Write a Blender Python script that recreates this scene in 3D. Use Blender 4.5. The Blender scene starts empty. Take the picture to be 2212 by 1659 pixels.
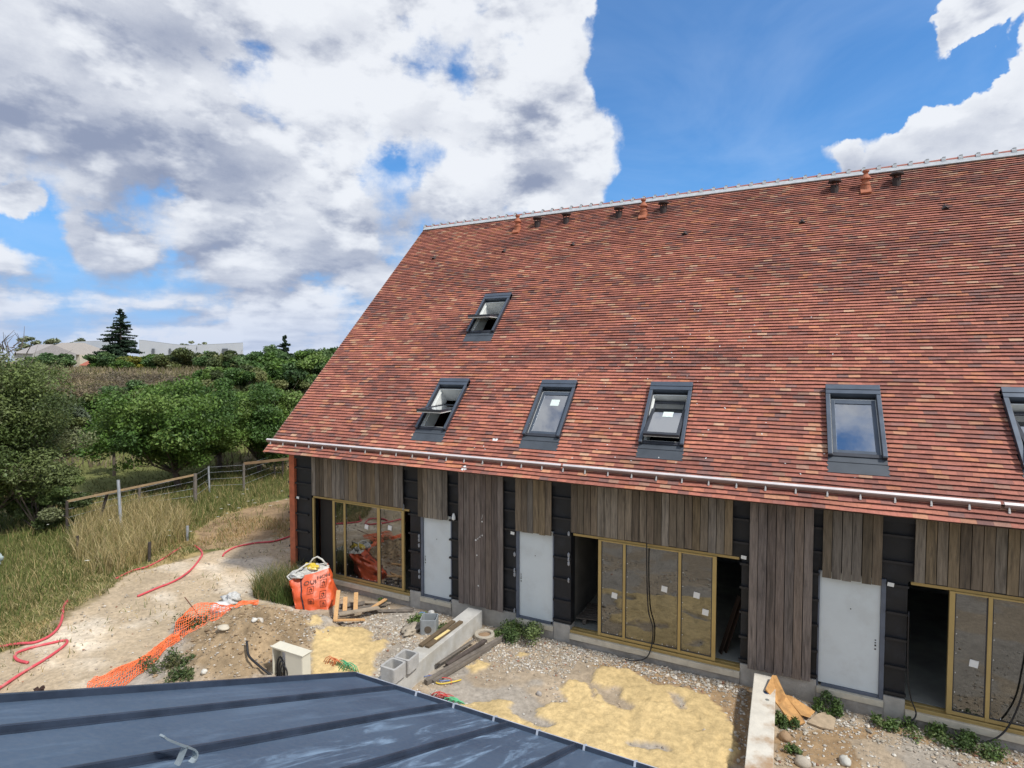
import bpy, bmesh, math, random
import numpy as np
from mathutils import Vector, Matrix
random.seed(7); RNG = np.random.default_rng(11)
S = bpy.context.scene; COL = S.collection
rad = math.radians
# ---------------------------------------------------------------- camera
W0, H0, FPX = 2212., 1659., 1202.
YAW = math.atan2(592., FPX); PITCH = math.atan(48.5 / FPX)
fw0 = np.array([-math.sin(YAW), math.cos(YAW), 0.]); RV = np.array([math.cos(YAW), math.sin(YAW), 0.])
FV = fw0 * math.cos(PITCH) - np.array([0, 0, math.sin(PITCH)]); UV = np.array([0, 0, math.cos(PITCH)]) + fw0 * math.sin(PITCH)
CAMP = np.array([0., 0., 6.6])
cd = bpy.data.cameras.new('camera'); cam = bpy.data.objects.new('camera', cd); COL.objects.link(cam)
m = Matrix(((RV[0], UV[0], -FV[0], 0), (RV[1], UV[1], -FV[1], 0), (RV[2], UV[2], -FV[2], 6.6), (0, 0, 0, 1)))
cam.matrix_world = m
cd.sensor_width = 36; cd.lens = FPX / W0 * 36; cd.clip_start = .05; cd.clip_end = 4000
S.camera = cam
def ray(x, y): return RV * (x - 1106) / FPX - UV * (y - 829.5) / FPX + FV
def at_depth(x, y, t):                       # point seen at photo pixel, t metres ahead
    return CAMP + ray(x, y) * t
# ---------------------------------------------------------------- light
SUN_EL, SUN_AZ = 54., 102.                    # azimuth: direction TO the sun measured from +Y clockwise
def sun_dir():
    e, a = rad(SUN_EL), rad(SUN_AZ)
    return Vector((math.sin(a) * math.cos(e), math.cos(a) * math.cos(e), math.sin(e)))
sl = bpy.data.lights.new('sun', 'SUN'); sl.energy = 3.1; sl.angle = rad(5); sl.color = (1, .965, .91)
so = bpy.data.objects.new('sun', sl); COL.objects.link(so)
so.rotation_euler = sun_dir().to_track_quat('Z', 'Y').to_euler()
S.view_settings.view_transform = 'Standard'; S.view_settings.look = 'None'; S.view_settings.gamma = 1
S.view_settings.exposure = 0.33
SKY_STRENGTH = .13
# ---------------------------------------------------------------- node helpers
class NT:
    def __init__(s, tree): s.t = tree; s.n = tree.nodes; s.l = tree.links
    def node(s, typ, **kw):
        n = s.n.new(typ)
        for k, v in kw.items():
            if k.startswith('i_'):
                key = k[2:]; key = int(key) if key.isdigit() else key.replace('_', ' ')
                n.inputs[key].default_value = v
            else: setattr(n, k, v)
        return n
    def link(s, a, b): s.l.new(a, b)
    def put(s, v, sock):
        if isinstance(v, (int, float, tuple, list)): sock.default_value = v
        else: s.l.new(v, sock)
    def math(s, op, a, b=0., c=None, clamp=False):
        n = s.n.new('ShaderNodeMath'); n.operation = op; n.use_clamp = clamp
        s.put(a, n.inputs[0]); s.put(b, n.inputs[1])
        if c is not None: s.put(c, n.inputs[2])
        return n.outputs[0]
    def vmath(s, op, a, b=(0, 0, 0), out=0):
        n = s.n.new('ShaderNodeVectorMath'); n.operation = op
        s.put(a, n.inputs[0]); s.put(b, n.inputs[1]) if op != 'SCALE' else s.put(b, n.inputs['Scale'])
        return n.outputs[out]
    def mix(s, f, a, b, blend='MIX'):
        n = s.n.new('ShaderNodeMix'); n.data_type = 'RGBA'; n.blend_type = blend
        s.put(f, n.inputs['Factor']); s.put(a, n.inputs[6]); s.put(b, n.inputs[7]); return n.outputs[2]
    def mr(s, v, a, b, c=0., d=1., smooth=False):
        n = s.n.new('ShaderNodeMapRange'); n.interpolation_type = 'SMOOTHSTEP' if smooth else 'LINEAR'
        s.put(v, n.inputs[0])
        for i, q in enumerate((a, b, c, d)): s.put(q, n.inputs[1 + i])
        return n.outputs[0]
    def noise(s, vec, scale, detail=5, rough=.55, dist=0., out='Fac', lac=2.):
        n = s.node('ShaderNodeTexNoise'); n.inputs['Scale'].default_value = scale; n.inputs['Detail'].default_value = detail
        n.inputs['Roughness'].default_value = rough; n.inputs['Distortion'].default_value = dist; n.inputs['Lacunarity'].default_value = lac
        if vec is not None: s.link(vec, n.inputs['Vector'])
        return n.outputs[out]
def rgba(c): return (c[0], c[1], c[2], 1.)
# ---------------------------------------------------------------- world: Nishita sky with clouds placed by direction
w = bpy.data.worlds.new('World'); S.world = w; w.use_nodes = True
w.cycles.sampling_method = 'MANUAL'; w.cycles.sample_map_resolution = 512
T = NT(w.node_tree); T.n.clear()
tc = T.node('ShaderNodeTexCoord'); D = tc.outputs['Generated']
sky = T.node('ShaderNodeTexSky', sky_type='NISHITA', sun_disc=False, sun_elevation=rad(SUN_EL), sun_rotation=rad(SUN_AZ), altitude=100, air_density=1.0, dust_density=.6, ozone_density=2.5)
sep = T.node('ShaderNodeSeparateXYZ'); T.link(D, sep.inputs[0]); dz = sep.outputs[2]
dzc = T.math('ADD', T.math('MAXIMUM', dz, 0.), .13)
pl = T.vmath('DIVIDE', D, T.node('ShaderNodeCombineXYZ').outputs[0])
cx = T.node('ShaderNodeCombineXYZ')
T.link(T.math('DIVIDE', sep.outputs[0], dzc), cx.inputs[0]); T.link(T.math('DIVIDE', sep.outputs[1], dzc), cx.inputs[1]); cx.inputs[2].default_value = .7
P0 = cx.outputs[0]
def planar(v):
    sp = T.node('ShaderNodeSeparateXYZ'); T.link(v, sp.inputs[0]); z_ = T.math('ADD', T.math('MAXIMUM', sp.outputs[2], 0.), .13)
    c_ = T.node('ShaderNodeCombineXYZ'); T.link(T.math('DIVIDE', sp.outputs[0], z_), c_.inputs[0]); T.link(T.math('DIVIDE', sp.outputs[1], z_), c_.inputs[1]); c_.inputs[2].default_value = .7
    return c_.outputs[0]
def field(v, det):
    p = planar(v); p = T.vmath('ADD', p, T.vmath('SCALE', T.vmath('SUBTRACT', T.noise(p, 1.1, 2, .5, out='Color'), (.5, .5, .5)), .3))
    a_ = T.noise(p, 1.35, det, .52)
    q_ = T.vmath('MULTIPLY', v, (1., 1., 1.9))
    m_ = T.noise(q_, 5.5, det, .58); r_ = T.math('ABSOLUTE', T.math('SUBTRACT', T.noise(q_, 11., max(det - 2, 3), .55), .5))
    return T.math('ADD', T.math('MULTIPLY', T.math('SUBTRACT', a_, .5), 1.5), T.math('SUBTRACT', T.math('MULTIPLY', T.math('SUBTRACT', m_, .5), 2.0), T.math('MULTIPLY', r_, .9)))
f1 = field(D, 8); f2 = field(T.vmath('ADD', D, (-.008, -.012, .026)), 6)
big = T.noise(P0, .8, 3, .5)
fine = T.noise(D, 11., 7, .62)
def dirpx(x, y):
    r = ray(x, y); r = r / np.linalg.norm(r); return tuple(float(q) for q in r)
def blobs(lst, base):
    acc = base
    for (x, y, rpx, inner, wgt) in lst:
        c = dirpx(x, y); ro = math.atan(rpx / FPX) ; 
        # angular radius adjusted for pixel stretch away from the axis
        rr = math.hypot(x - 1106, y - 829.5); ro = ro * (1 / (1 + (rr / FPX) ** 2)) ** .75
        dot = T.vmath('DOT_PRODUCT', Dw, c, out=1)
        acc = T.math('ADD', acc, T.mr(dot, math.cos(ro), math.cos(ro * inner), 0., wgt, True))
    return acc
Dw = T.vmath('NORMALIZE', T.vmath('ADD', D, T.vmath('SCALE', T.vmath('SUBTRACT', T.noise(D, 6., 6, .6, out='Color'), (.5, .5, .5)), .14)))
# (x, y, radius px, inner fraction, weight): coverage
cov = blobs([(1640, 190, 410, .6, -1.9), (1480, 480, 200, .4, -1.1), (1850, 110, 230, .5, -1.2), (1420, 110, 150, .45, -1.2), (1350, 40, 110, .3, -1.0), (1950, 240, 130, .4, -.6), (1620, 430, 200, .5, -.8), (1400, 400, 90, .3, -.5),
             (2260, 330, 300, .5, 2.9), (2010, 200, 60, .3, -1.9), (2080, 150, 55, .3, -1.9), (2145, 108, 45, .3, -1.9), (2200, 70, 40, .3, -1.9), (1900, 190, 80, .3, -1.), (2010, 330, 150, .6, 2.0), (1800, 350, 62, .4, 1.6), (1890, 340, 90, .5, 1.5), (2170, 20, 110, .4, 2.5), (2070, 60, 85, .5, 2.2), (1995, 112, 60, .5, 2.0), (1970, 255, 60, .4, 1.0),
             (1180, 260, 150, .5, 1.1), (1230, 340, 100, .6, 1.0), (1220, 420, 90, .5, .7), (1030, 320, 200, .6, .5), (1255, 20, 55, .3, 1.0), (1120, 100, 130, .5, .45), (1000, 40, 150, .4, .3),
             (935, 165, 120, .1, -.5), (1010, 150, 90, .1, -.35), (1090, 130, 80, .1, -.5), (1160, 60, 60, .1, -.3), (820, 405, 100, .1, -.5), (900, 355, 60, .1, -.5), (350, 455, 120, .1, -.7), (80, 372, 110, .1, -.55), (40, 480, 110, .1, -.6), (230, 440, 90, .1, -.25), (90, 545, 90, .1, -.5), (850, 520, 60, .1, -.2),
             (40, 428, 60, .5, .9), (60, 130, 420, .5, .45), (480, 240, 420, .5, .45), (800, 120, 240, .4, .35), (780, 500, 160, .4, .2), (500, 640, 420, .5, .10), (560, 470, 200, .3, .2), (250, 520, 120, .2, .25)], .50)
dens0 = T.math('ADD', cov, f1)
dens0 = T.math('ADD', dens0, T.math('MULTIPLY', T.math('SUBTRACT', fine, .5), 1.35))
dens = T.mr(dens0, -.12, .62, 0., 1., True)
dens = T.math('MAXIMUM', dens, T.mr(dz, .01, .06, .7, 0., True))
dif = T.math('SUBTRACT', f1, f2)
lit = T.math('ADD', T.math('MULTIPLY', dif, 1.3), .72)
lit = T.math('SUBTRACT', lit, T.mr(dens0, .5, 1.6, 0., .12, True))
lit = T.math('ADD', lit, T.math('MULTIPLY', T.math('SUBTRACT', big, .5), .9))
shade = blobs([(20, 230, 260, .1, -.45), (200, 330, 200, .1, -.20), (430, 290, 260, .1, -.26), (260, 390, 150, .1, -.26), (480, 390, 170, .1, -.12), (560, 340, 130, .1, -.12), (720, 330, 150, .1, -.14),
               (1170, 330, 110, .1, -.30), (1130, 300, 90, .1, -.12), (880, 440, 150, .1, -.14), (330, 640, 200, .1, -.16), (500, 690, 220, .1, -.14), (150, 690, 260, .1, -.20), (740, 560, 200, .1, -.1), (470, 600, 120, .1, -.16),
               (560, 30, 200, .1, .22), (820, 150, 280, .1, .22), (1190, 190, 150, .2, .35), (1010, 300, 130, .2, .16), (350, 120, 200, .1, .14), (120, 315, 60, .1, .34), (230, 230, 100, .1, .12), (190, 440, 60, .1, .1), (2150, 230, 260, .2, .16), (60, 80, 200, .1, .06), (700, 250, 120, .1, .12), (620, 400, 90, .1, .12)], lit)
shade = T.math('ADD', shade, T.math('MULTIPLY', T.math('SUBTRACT', fine, .5), .30))
shade = T.mr(shade, -.15, 1.05, 0., 1., True)
ccol = T.mix(shade, (.235, .27, .37, 1), (.71, .73, .765, 1))
ccol = T.mix(T.mr(dz, .0, .25, .3, 0., True), ccol, (.44, .50, .65, 1))
# sky colour: Nishita scaled + slightly deeper high up
skyc = T.mix(1., sky.outputs[0], (SKY_STRENGTH * .42, SKY_STRENGTH * .82, SKY_STRENGTH * 1.12, 1), 'MULTIPLY')
skyc = T.mix(T.mr(dz, .0, .42, .95, 0., True), skyc, (.18, .37, .68, 1))
hz = T.mr(dz, .0, .13, 1., 0., True)
cirr = T.math('MULTIPLY', T.mr(T.noise(P0, .9, 6, .6, 1.), .45, .8, 0., .35, True), 1.)
skyc = T.mix(T.math('MULTIPLY', cirr, .6), skyc, (.50, .62, .82, 1))
outc = T.mix(T.math('MULTIPLY', dens, .96), skyc, ccol)
outc = T.mix(T.math('MULTIPLY', hz, .5), outc, (.42, .50, .67, 1))
bg = T.node('ShaderNodeBackground'); T.link(outc, bg.inputs[0]); bg.inputs[1].default_value = 1.
wo = T.node('ShaderNodeOutputWorld'); T.link(bg.outputs[0], wo.inputs[0])
for n_ in [n for n in T.n if n.bl_idname == 'ShaderNodeVectorMath' and n.operation == 'DIVIDE']: T.n.remove(n_)
# ---------------------------------------------------------------- materials
MATS = {}
def mat(name, base=(.5, .5, .5), rough=.8, nscale=6., namt=.25, bump=.0, bscale=40., metal=0., attr=False, spec=.5, ndetail=6, tint=None, tintamt=0., tscale=2., stretch=None, coat=0., transl=0., dist=0.):
    if name in MATS: return MATS[name]
    m = bpy.data.materials.new(name); m.use_nodes = True; N = NT(m.node_tree); N.n.clear()
    tc = N.node('ShaderNodeTexCoord'); vec = tc.outputs['Object']
    if stretch: vec = N.vmath('MULTIPLY', vec, stretch)
    if attr:
        a = N.node('ShaderNodeAttribute', attribute_name='col'); c = a.outputs['Color']
    else: c = rgba(base)
    nz = N.noise(vec, nscale, ndetail, .6, dist)
    f = N.mr(nz, .25, .75, 1 - namt, 1 + namt)
    mm = N.vmath('SCALE', c if attr else tuple(base), f)
    if tint is not None:
        tn = N.noise(vec, tscale, 6, .62, dist)
        mm = N.mix(N.mr(tn, .5, .68, 0., tintamt, True), mm, rgba(tint))
    p = N.node('ShaderNodeBsdfPrincipled'); N.link(mm, p.inputs['Base Color'])
    p.inputs['Metallic'].default_value = metal
    p.inputs['Specular IOR Level'].default_value = spec
    N.link(N.mr(nz, .2, .8, rough - .08, min(1, rough + .08)), p.inputs['Roughness'])
    if coat: p.inputs['Coat Weight'].default_value = coat
    if bump:
        b = N.node('ShaderNodeBump'); b.inputs['Strength'].default_value = bump; b.inputs['Distance'].default_value = .02
        N.link(N.noise(vec, bscale, 6, .6), b.inputs['Height']); N.link(b.outputs[0], p.inputs['Normal'])
    out = N.node('ShaderNodeOutputMaterial'); sh = p.outputs[0]
    if transl:
        t = N.node('ShaderNodeBsdfTranslucent'); N.link(mm, t.inputs[0]); mx = N.node('ShaderNodeMixShader'); mx.inputs[0].default_value = transl
        N.link(sh, mx.inputs[1]); N.link(t.outputs[0], mx.inputs[2]); sh = mx.outputs[0]
    N.link(sh, out.inputs[0]); MATS[name] = m; return m
def glass_mat(name, tint, base_refl, smudge=.06, gain=1.):
    m = bpy.data.materials.new(name); m.use_nodes = True; N = NT(m.node_tree); N.n.clear()
    fr = N.node('ShaderNodeFresnel'); fr.inputs[0].default_value = 1.5
    tr = N.node('ShaderNodeBsdfTransparent'); tr.inputs[0].default_value = rgba(tint)
    gl = N.node('ShaderNodeBsdfGlossy'); gl.inputs['Roughness'].default_value = .015; gl.inputs[0].default_value = (.95, .97, 1, 1)
    tc = N.node('ShaderNodeTexCoord')
    b = N.node('ShaderNodeBump'); b.inputs['Strength'].default_value = .06; b.inputs['Distance'].default_value = .02
    N.link(N.noise(tc.outputs['Object'], 1.3, 2, .5), b.inputs['Height']); N.link(b.outputs[0], gl.inputs['Normal'])
    df = N.node('ShaderNodeBsdfDiffuse'); df.inputs[0].default_value = (.55, .53, .48, 1)
    f = N.math('ADD', N.math('MULTIPLY', fr.outputs[0], gain), base_refl, clamp=True)
    mx = N.node('ShaderNodeMixShader'); N.link(f, mx.inputs[0]); N.link(tr.outputs[0], mx.inputs[1]); N.link(gl.outputs[0], mx.inputs[2])
    m2 = N.node('ShaderNodeMixShader'); N.link(N.mr(N.noise(tc.outputs['Object'], 2.2, 6, .65), .4, .8, smudge * .3, smudge * 2), m2.inputs[0])
    N.link(mx.outputs[0], m2.inputs[1]); N.link(df.outputs[0], m2.inputs[2])
    out = N.node('ShaderNodeOutputMaterial'); N.link(m2.outputs[0], out.inputs[0]); MATS[name] = m; return m
# ---------------------------------------------------------------- mesh helpers
ORG = {}
def tag(o, label=None, cat=None, group=None, kind=None):
    if label: o['label'] = label
    if cat: o['category'] = cat
    if group: o['group'] = group
    if kind: o['kind'] = kind
    return o
def empty(name, loc, label, cat, group=None, kind=None):
    o = bpy.data.objects.new(name, None); COL.objects.link(o); o.location = loc; o.empty_display_size = .2
    ORG[o.name] = Vector(loc); return tag(o, label, cat, group, kind)
def link_mesh(name, me, mt, parent, org, smooth):
    o = bpy.data.objects.new(name, me); COL.objects.link(o)
    if mt is not None: me.materials.append(mt)
    if smooth: me.polygons.foreach_set('use_smooth', [True] * len(me.polygons))
    if parent is not None:
        o.parent = parent; ORG[o.name] = ORG[parent.name]
    else:
        o.location = org; ORG[o.name] = Vector(org)
    return o
class MB:
    def __init__(s): s.v = []; s.f = []; s.c = []; s.p = []
    def mark(s): s.p.append((len(s.v), len(s.f)))
    def add(s, vs, fs, col=None):
        s.mark(); b = len(s.v); s.v += [tuple(map(float, q)) for q in vs]; s.f += [tuple(b + i for i in f) for f in fs]; s.c += [col or (.5, .5, .5)] * len(fs); return s
    def box(s, x0, x1, y0, y1, z0, z1, col=None):
        return s.add([(x0, y0, z0), (x1, y0, z0), (x1, y1, z0), (x0, y1, z0), (x0, y0, z1), (x1, y0, z1), (x1, y1, z1), (x0, y1, z1)],
                     [(0, 3, 2, 1), (4, 5, 6, 7), (0, 1, 5, 4), (1, 2, 6, 5), (2, 3, 7, 6), (3, 0, 4, 7)], col)
    def obox(s, c, ax, h, col=None):             # centre, 3 axes, half sizes
        c = np.array(c, float); A = [np.array(a, float) * k for a, k in zip(ax, h)]
        vs = [c + A[0] * i + A[1] * j + A[2] * k for k in (-1, 1) for j, i in ((-1, -1), (-1, 1), (1, 1), (1, -1))]
        return s.add(vs, [(0, 3, 2, 1), (4, 5, 6, 7), (0, 1, 5, 4), (1, 2, 6, 5), (2, 3, 7, 6), (3, 0, 4, 7)], col)
    def beam(s, a, b, wd, th, col=None, up=(0, 0, 1), roll=0.):
        a = np.array(a, float); b = np.array(b, float); d = b - a; L = np.linalg.norm(d); d /= L
        u = np.array(up, float); sd = np.cross(d, u); sd /= np.linalg.norm(sd); u = np.cross(sd, d)
        if roll: sd, u = sd * math.cos(roll) + u * math.sin(roll), u * math.cos(roll) - sd * math.sin(roll)
        return s.obox((a + b) / 2, (sd, d, u), (wd / 2, L / 2, th / 2), col)
    def tube(s, pts, r, n=8, col=None, cap=True):
        pts = [np.array(p, float) for p in pts]; R = r if hasattr(r, '__len__') else [r] * len(pts)
        s.mark(); b = len(s.v); prev = None
        for i, p in enumerate(pts):
            t = pts[min(i + 1, len(pts) - 1)] - pts[max(i - 1, 0)]; t = t / (np.linalg.norm(t) + 1e-9)
            if prev is None:
                a = np.cross(t, (0, 0, 1.)); 
                if np.linalg.norm(a) < .1: a = np.cross(t, (1., 0, 0))
            else: a = prev - t * (prev @ t)
            a /= np.linalg.norm(a); prev = a; bb = np.cross(t, a)
            for k in range(n):
                q = 2 * math.pi * k / n; s.v.append(tuple(p + R[i] * (math.cos(q) * a + math.sin(q) * bb)))
        for i in range(len(pts) - 1):
            for k in range(n):
                s.f.append((b + i * n + k, b + i * n + (k + 1) % n, b + (i + 1) * n + (k + 1) % n, b + (i + 1) * n + k)); s.c.append(col or (.5, .5, .5))
        if cap:
            s.f.append(tuple(b + k for k in range(n))[::-1]); s.f.append(tuple(b + (len(pts) - 1) * n + k for k in range(n))); s.c += [col or (.5, .5, .5)] * 2
        return s
    def lathe(s, c, prof, n=20, ax=((1, 0, 0), (0, 1, 0), (0, 0, 1)), col=None):
        c = np.array(c, float); A = [np.array(a, float) for a in ax]; s.mark(); b = len(s.v)
        for r, h in prof:
            for k in range(n):
                q = 2 * math.pi * k / n; s.v.append(tuple(c + A[0] * r * math.cos(q) + A[1] * r * math.sin(q) + A[2] * h))
        for i in range(len(prof) - 1):
            for k in range(n):
                s.f.append((b + i * n + k, b + i * n + (k + 1) % n, b + (i + 1) * n + (k + 1) % n, b + (i + 1) * n + k)); s.c.append(col or (.5, .5, .5))
        return s
    def each(s, name, mt, parent, **kw):
        ends = s.p[1:] + [(len(s.v), len(s.f))]; out = []
        for (v0, f0), (v1, f1) in zip(s.p, ends):
            m = MB(); m.v = s.v[v0:v1]; m.f = [tuple(i - v0 for i in f) for f in s.f[f0:f1]]; m.c = s.c[f0:f1]; m.p = [(0, 0)]
            out.append(m.build(name, mt, parent, **kw))
        return out
    def build(s, name, mt, parent=None, org=None, smooth=False, bevel=0.):
        o_ = ORG[parent.name] if parent is not None else Vector(org if org is not None else s.v[0])
        me = bpy.data.meshes.new(name)
        me.from_pydata([(v[0] - o_.x, v[1] - o_.y, v[2] - o_.z) for v in s.v], [], s.f); me.update()
        at = me.attributes.new('col', 'FLOAT_COLOR', 'FACE')
        at.data.foreach_set('color', np.array([(c[0], c[1], c[2], 1.) for c in s.c], np.float32).ravel())
        ob = link_mesh(name, me, mt, parent, o_, smooth)
        if bevel:
            md = ob.modifiers.new('bevel', 'BEVEL'); md.width = bevel; md.segments = 2; md.limit_method = 'ANGLE'
        return ob
def npmesh(name, V, F, mt, parent=None, org=(0, 0, 0), col=None, domain='FACE', smooth=False):
    V = np.asarray(V, np.float32); F = np.asarray(F, np.int32); k = F.shape[1]
    o_ = ORG[parent.name] if parent is not None else Vector(org)
    V = V - np.array(o_[:], np.float32)
    me = bpy.data.meshes.new(name); me.vertices.add(len(V)); me.vertices.foreach_set('co', V.ravel())
    me.loops.add(F.size); me.loops.foreach_set('vertex_index', F.ravel())
    me.polygons.add(len(F)); me.polygons.foreach_set('loop_start', np.arange(0, F.size, k, dtype=np.int32))
    me.update(calc_edges=True); me.validate()
    if not smooth: me.shade_flat()
    if col is not None:
        c = np.ones((len(col), 4), np.float32); c[:, :3] = col
        me.attributes.new('col', 'FLOAT_COLOR', domain).data.foreach_set('color', c.ravel())
    return link_mesh(name, me, mt, parent, o_, smooth)
def copy_tree(o, parent=None):
    c = o.copy(); COL.objects.link(c)
    if parent is not None: c.parent = parent
    for ch in list(o.children): copy_tree(ch, c)
    return c
# value noise
def _h(ix, iy, s):
    n = (ix * 374761393 + iy * 668265263 + s * 1442695041) & 0x7fffffff
    n = ((n ^ (n >> 13)) * 1274126177) & 0x7fffffff
    return ((n ^ (n >> 16)) & 0xffff) / 65535.
def vn(x, y, s=0):
    x = np.asarray(x, float); y = np.asarray(y, float); ix = np.floor(x).astype(np.int64); iy = np.floor(y).astype(np.int64)
    fx = x - ix; fy = y - iy; fx = fx * fx * (3 - 2 * fx); fy = fy * fy * (3 - 2 * fy)
    return (_h(ix, iy, s) * (1 - fx) + _h(ix + 1, iy, s) * fx) * (1 - fy) + (_h(ix, iy + 1, s) * (1 - fx) + _h(ix + 1, iy + 1, s) * fx) * fy
def fbm(x, y, s=0, o=4, r=.5):
    a = 1; t = 0; q = 0
    for i in range(o): t = t + a * vn(x * 2 ** i, y * 2 ** i, s + i); q += a; a *= r
    return t / q
def sstep(a, b, x): t = np.clip((x - a) / (b - a), 0, 1); return t * t * (3 - 2 * t)
def inpoly(x, y, P):
    r = np.zeros(x.shape, bool); n = len(P)
    for i in range(n):
        x0, y0 = P[i]; x1, y1 = P[(i + 1) % n]
        c = ((y0 > y) != (y1 > y)); 
        with np.errstate(divide='ignore', invalid='ignore'): r ^= c & (x < (x1 - x0) * (y - y0) / (y1 - y0 + 1e-12) + x0)
    return r
def onZ(x, y, z=0.):
    r = ray(x, y); p = CAMP + r * ((z - 6.6) / r[2]); return (p[0], p[1])
z3 = lambda x, y: onZ((660 + x * .33759) / 1.15729, (1300 + y * .33759) / 1.15729)
zb = lambda x, y: onZ((x * .38879) / 1.15729, (1300 + y * .38879) / 1.15729)
za = lambda x, y: onZ((x * .38879) / 1.15729, (780 + y * .38879) / 1.15729)
z6 = lambda x, y: onZ(1589.9 + .36468 * x, 1054.2 + .36468 * y)
z8 = lambda x, y: onZ((1000 + x * .45208) / 1.15729, (1500 + y * .45208) / 1.15729)
# ================================================================ GROUND
SAND = [[z8(*p) for p in [(1085, 395), (1130, 372), (1240, 385), (1340, 425), (1400, 470), (1560, 490), (1700, 545), (1780, 610), (1830, 720), (1860, 850), (1820, 960), (1700, 1050), (1450, 1150), (1150, 1000), (800, 770), (600, 690), (420, 640), (300, 570), (370, 575), (520, 560), (620, 575), (700, 640), (790, 600), (840, 560), (950, 575), (1040, 560), (1100, 620), (1080, 520), (1060, 440)]],
        [z8(*p) for p in [(880, 490), (960, 450), (1035, 465), (1060, 520), (1100, 600), (1040, 600), (940, 570)]],
        [z8(*p) for p in [(360, 370), (440, 335), (500, 350), (470, 380), (400, 400)]], [z8(*p) for p in [(640, 300), (680, 285), (720, 300), (680, 312)]],
        [z3(*p) for p in [(500, 870), (600, 830), (750, 812), (800, 860), (775, 925), (850, 890), (920, 905), (840, 985), (800, 1060), (815, 1150), (690, 1200), (345, 1200), (340, 1000), (365, 925), (440, 900)]],
        [z3(*p) for p in [(340, 830), (400, 818), (440, 850), (420, 880), (345, 890)]]]
NOSAND = [[z8(*p) for p in [(1045, 450), (1130, 490), (1230, 490), (1215, 540), (1300, 590), (1260, 620), (1180, 585), (1120, 560)]],
          [z8(*p) for p in [(600, 590), (700, 580), (760, 650), (870, 700), (800, 720), (700, 670), (620, 640)]],
          [z8(*p) for p in [(1240, 780), (1350, 785), (1480, 800), (1500, 830), (1350, 830), (1250, 810)]],
          [z8(*p) for p in [(1470, 510), (1540, 530), (1590, 600), (1550, 610), (1500, 560)]]]
BROWN = [[z8(*p) for p in [(1060, 370), (1250, 330), (1500, 400), (1900, 500), (1935, 560), (1900, 929), (1820, 929), (1830, 720), (1700, 560), (1500, 490), (1330, 430)]],
         [z6(*p) for p in [(240, 1400), (420, 1420), (900, 1400), (1150, 1460), (1706, 1600), (1706, 1640), (1200, 1540), (900, 1450), (700, 1500), (780, 1659), (600, 1659), (300, 1659), (230, 1500)]],
         [z6(*p) for p in [(-40, 1200), (100, 1160), (95, 1300), (60, 1659), (-40, 1659)]]]
PATH = [zb(*p) for p in [(-700, 1000), (-200, 900), (0, 850), (200, 790), (330, 740), (420, 620), (600, 530), (760, 400), (880, 330), (1020, 290), (1200, 250), (1440, 190), (1650, 130), (1860, 112), (2200, 60), (2200, 500), (1860, 640), (1500, 640), (1130, 640), (1110, 800), (600, 1120), (400, 1500), (-700, 1700)]]
LUSH = [za(*p) for p in [(-600, 1900), (0, 1500), (200, 1450), (500, 1300), (800, 1290), (1000, 1200), (1300, 1130), (1860, 1030), (1860, 1180), (1450, 1290), (1250, 1340), (1200, 1430), (900, 1659), (700, 1800), (450, 1950), (150, 2000), (-600, 2300)]]
MEADOW = [za(*p) for p in [(300, 1240), (600, 1160), (900, 1110), (1700, 940), (1900, 900), (1900, 800), (1500, 850), (500, 900), (200, 1100)]]
def gheight(x, y):
    x = np.asarray(x, float); y = np.asarray(y, float)
    dep = -math.sin(YAW) * x + math.cos(YAW) * y
    h = sstep(34, 47, dep + 2.5 * (fbm(x * .1, y * .1, 5) - .5)) * 3.7 + sstep(46, 68, dep) * 1.75
    h = h + (fbm(x * .12, y * .12, 9) - .5) * .9 * sstep(22, 50, dep) * (1 - sstep(60, 90, dep))
    near = (x > -24) & (x < 8) & (y < 13)
    h = h + (fbm(x * 1.1, y * 1.1, 1, 4) - .5) * .10 * (1 - .7 * sstep(22, 30, dep))
    # spoil heap
    m = np.exp(-((x + 11.15 + .25 * (y - 8.6)) / 1.35) ** 2 - ((y - 8.75) / 1.15) ** 2) * .62
    m = m + np.exp(-((x + 10.0) / .8) ** 2 - ((y - 9.7) / .6) ** 2) * .22
    h = h + m * (1 + .9 * (fbm(x * 2.6, y * 2.6, 31, 4) - .5)) + sstep(.02, .15, m) * (fbm(x * 6, y * 6, 33, 4, .65) - .5) * .16
    return h
CLN = [(-14.6, 3.), (-15.0, 5.5), (-15.7, 9.), (-15.8, 12.), (-14.8, 15.5), (-13.5, 19.)]
def rutd(x, y):
    d = np.full(np.shape(x), 99.)
    for (ax_, ay_), (bx_, by_) in zip(CLN[:-1], CLN[1:]):
        t = np.clip(((x - ax_) * (bx_ - ax_) + (y - ay_) * (by_ - ay_)) / ((bx_ - ax_) ** 2 + (by_ - ay_) ** 2), 0, 1)
        d = np.minimum(d, np.hypot(x - ax_ - t * (bx_ - ax_), y - ay_ - t * (by_ - ay_)))
    return np.exp(-((d - .85 + (fbm(x * .5, y * .5, 7) - .5) * .5) / .22) ** 2)
def smask(polys, x, y, amp=.22, fr=2.2, s=3, grow=0.):
    wx = x + (fbm(x * fr, y * fr, s, 4, .6) - .5) * amp * 2; wy = y + (fbm(x * fr + 50, y * fr, s + 7, 4, .6) - .5) * amp * 2
    r = np.zeros(x.shape)
    for P in polys: r = np.maximum(r, inpoly(wx, wy, P))
    return r
def axis(parts):
    out = []
    for a, b, st in parts: out.append(np.arange(a, b, st))
    return np.unique(np.round(np.concatenate(out), 4))
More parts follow.
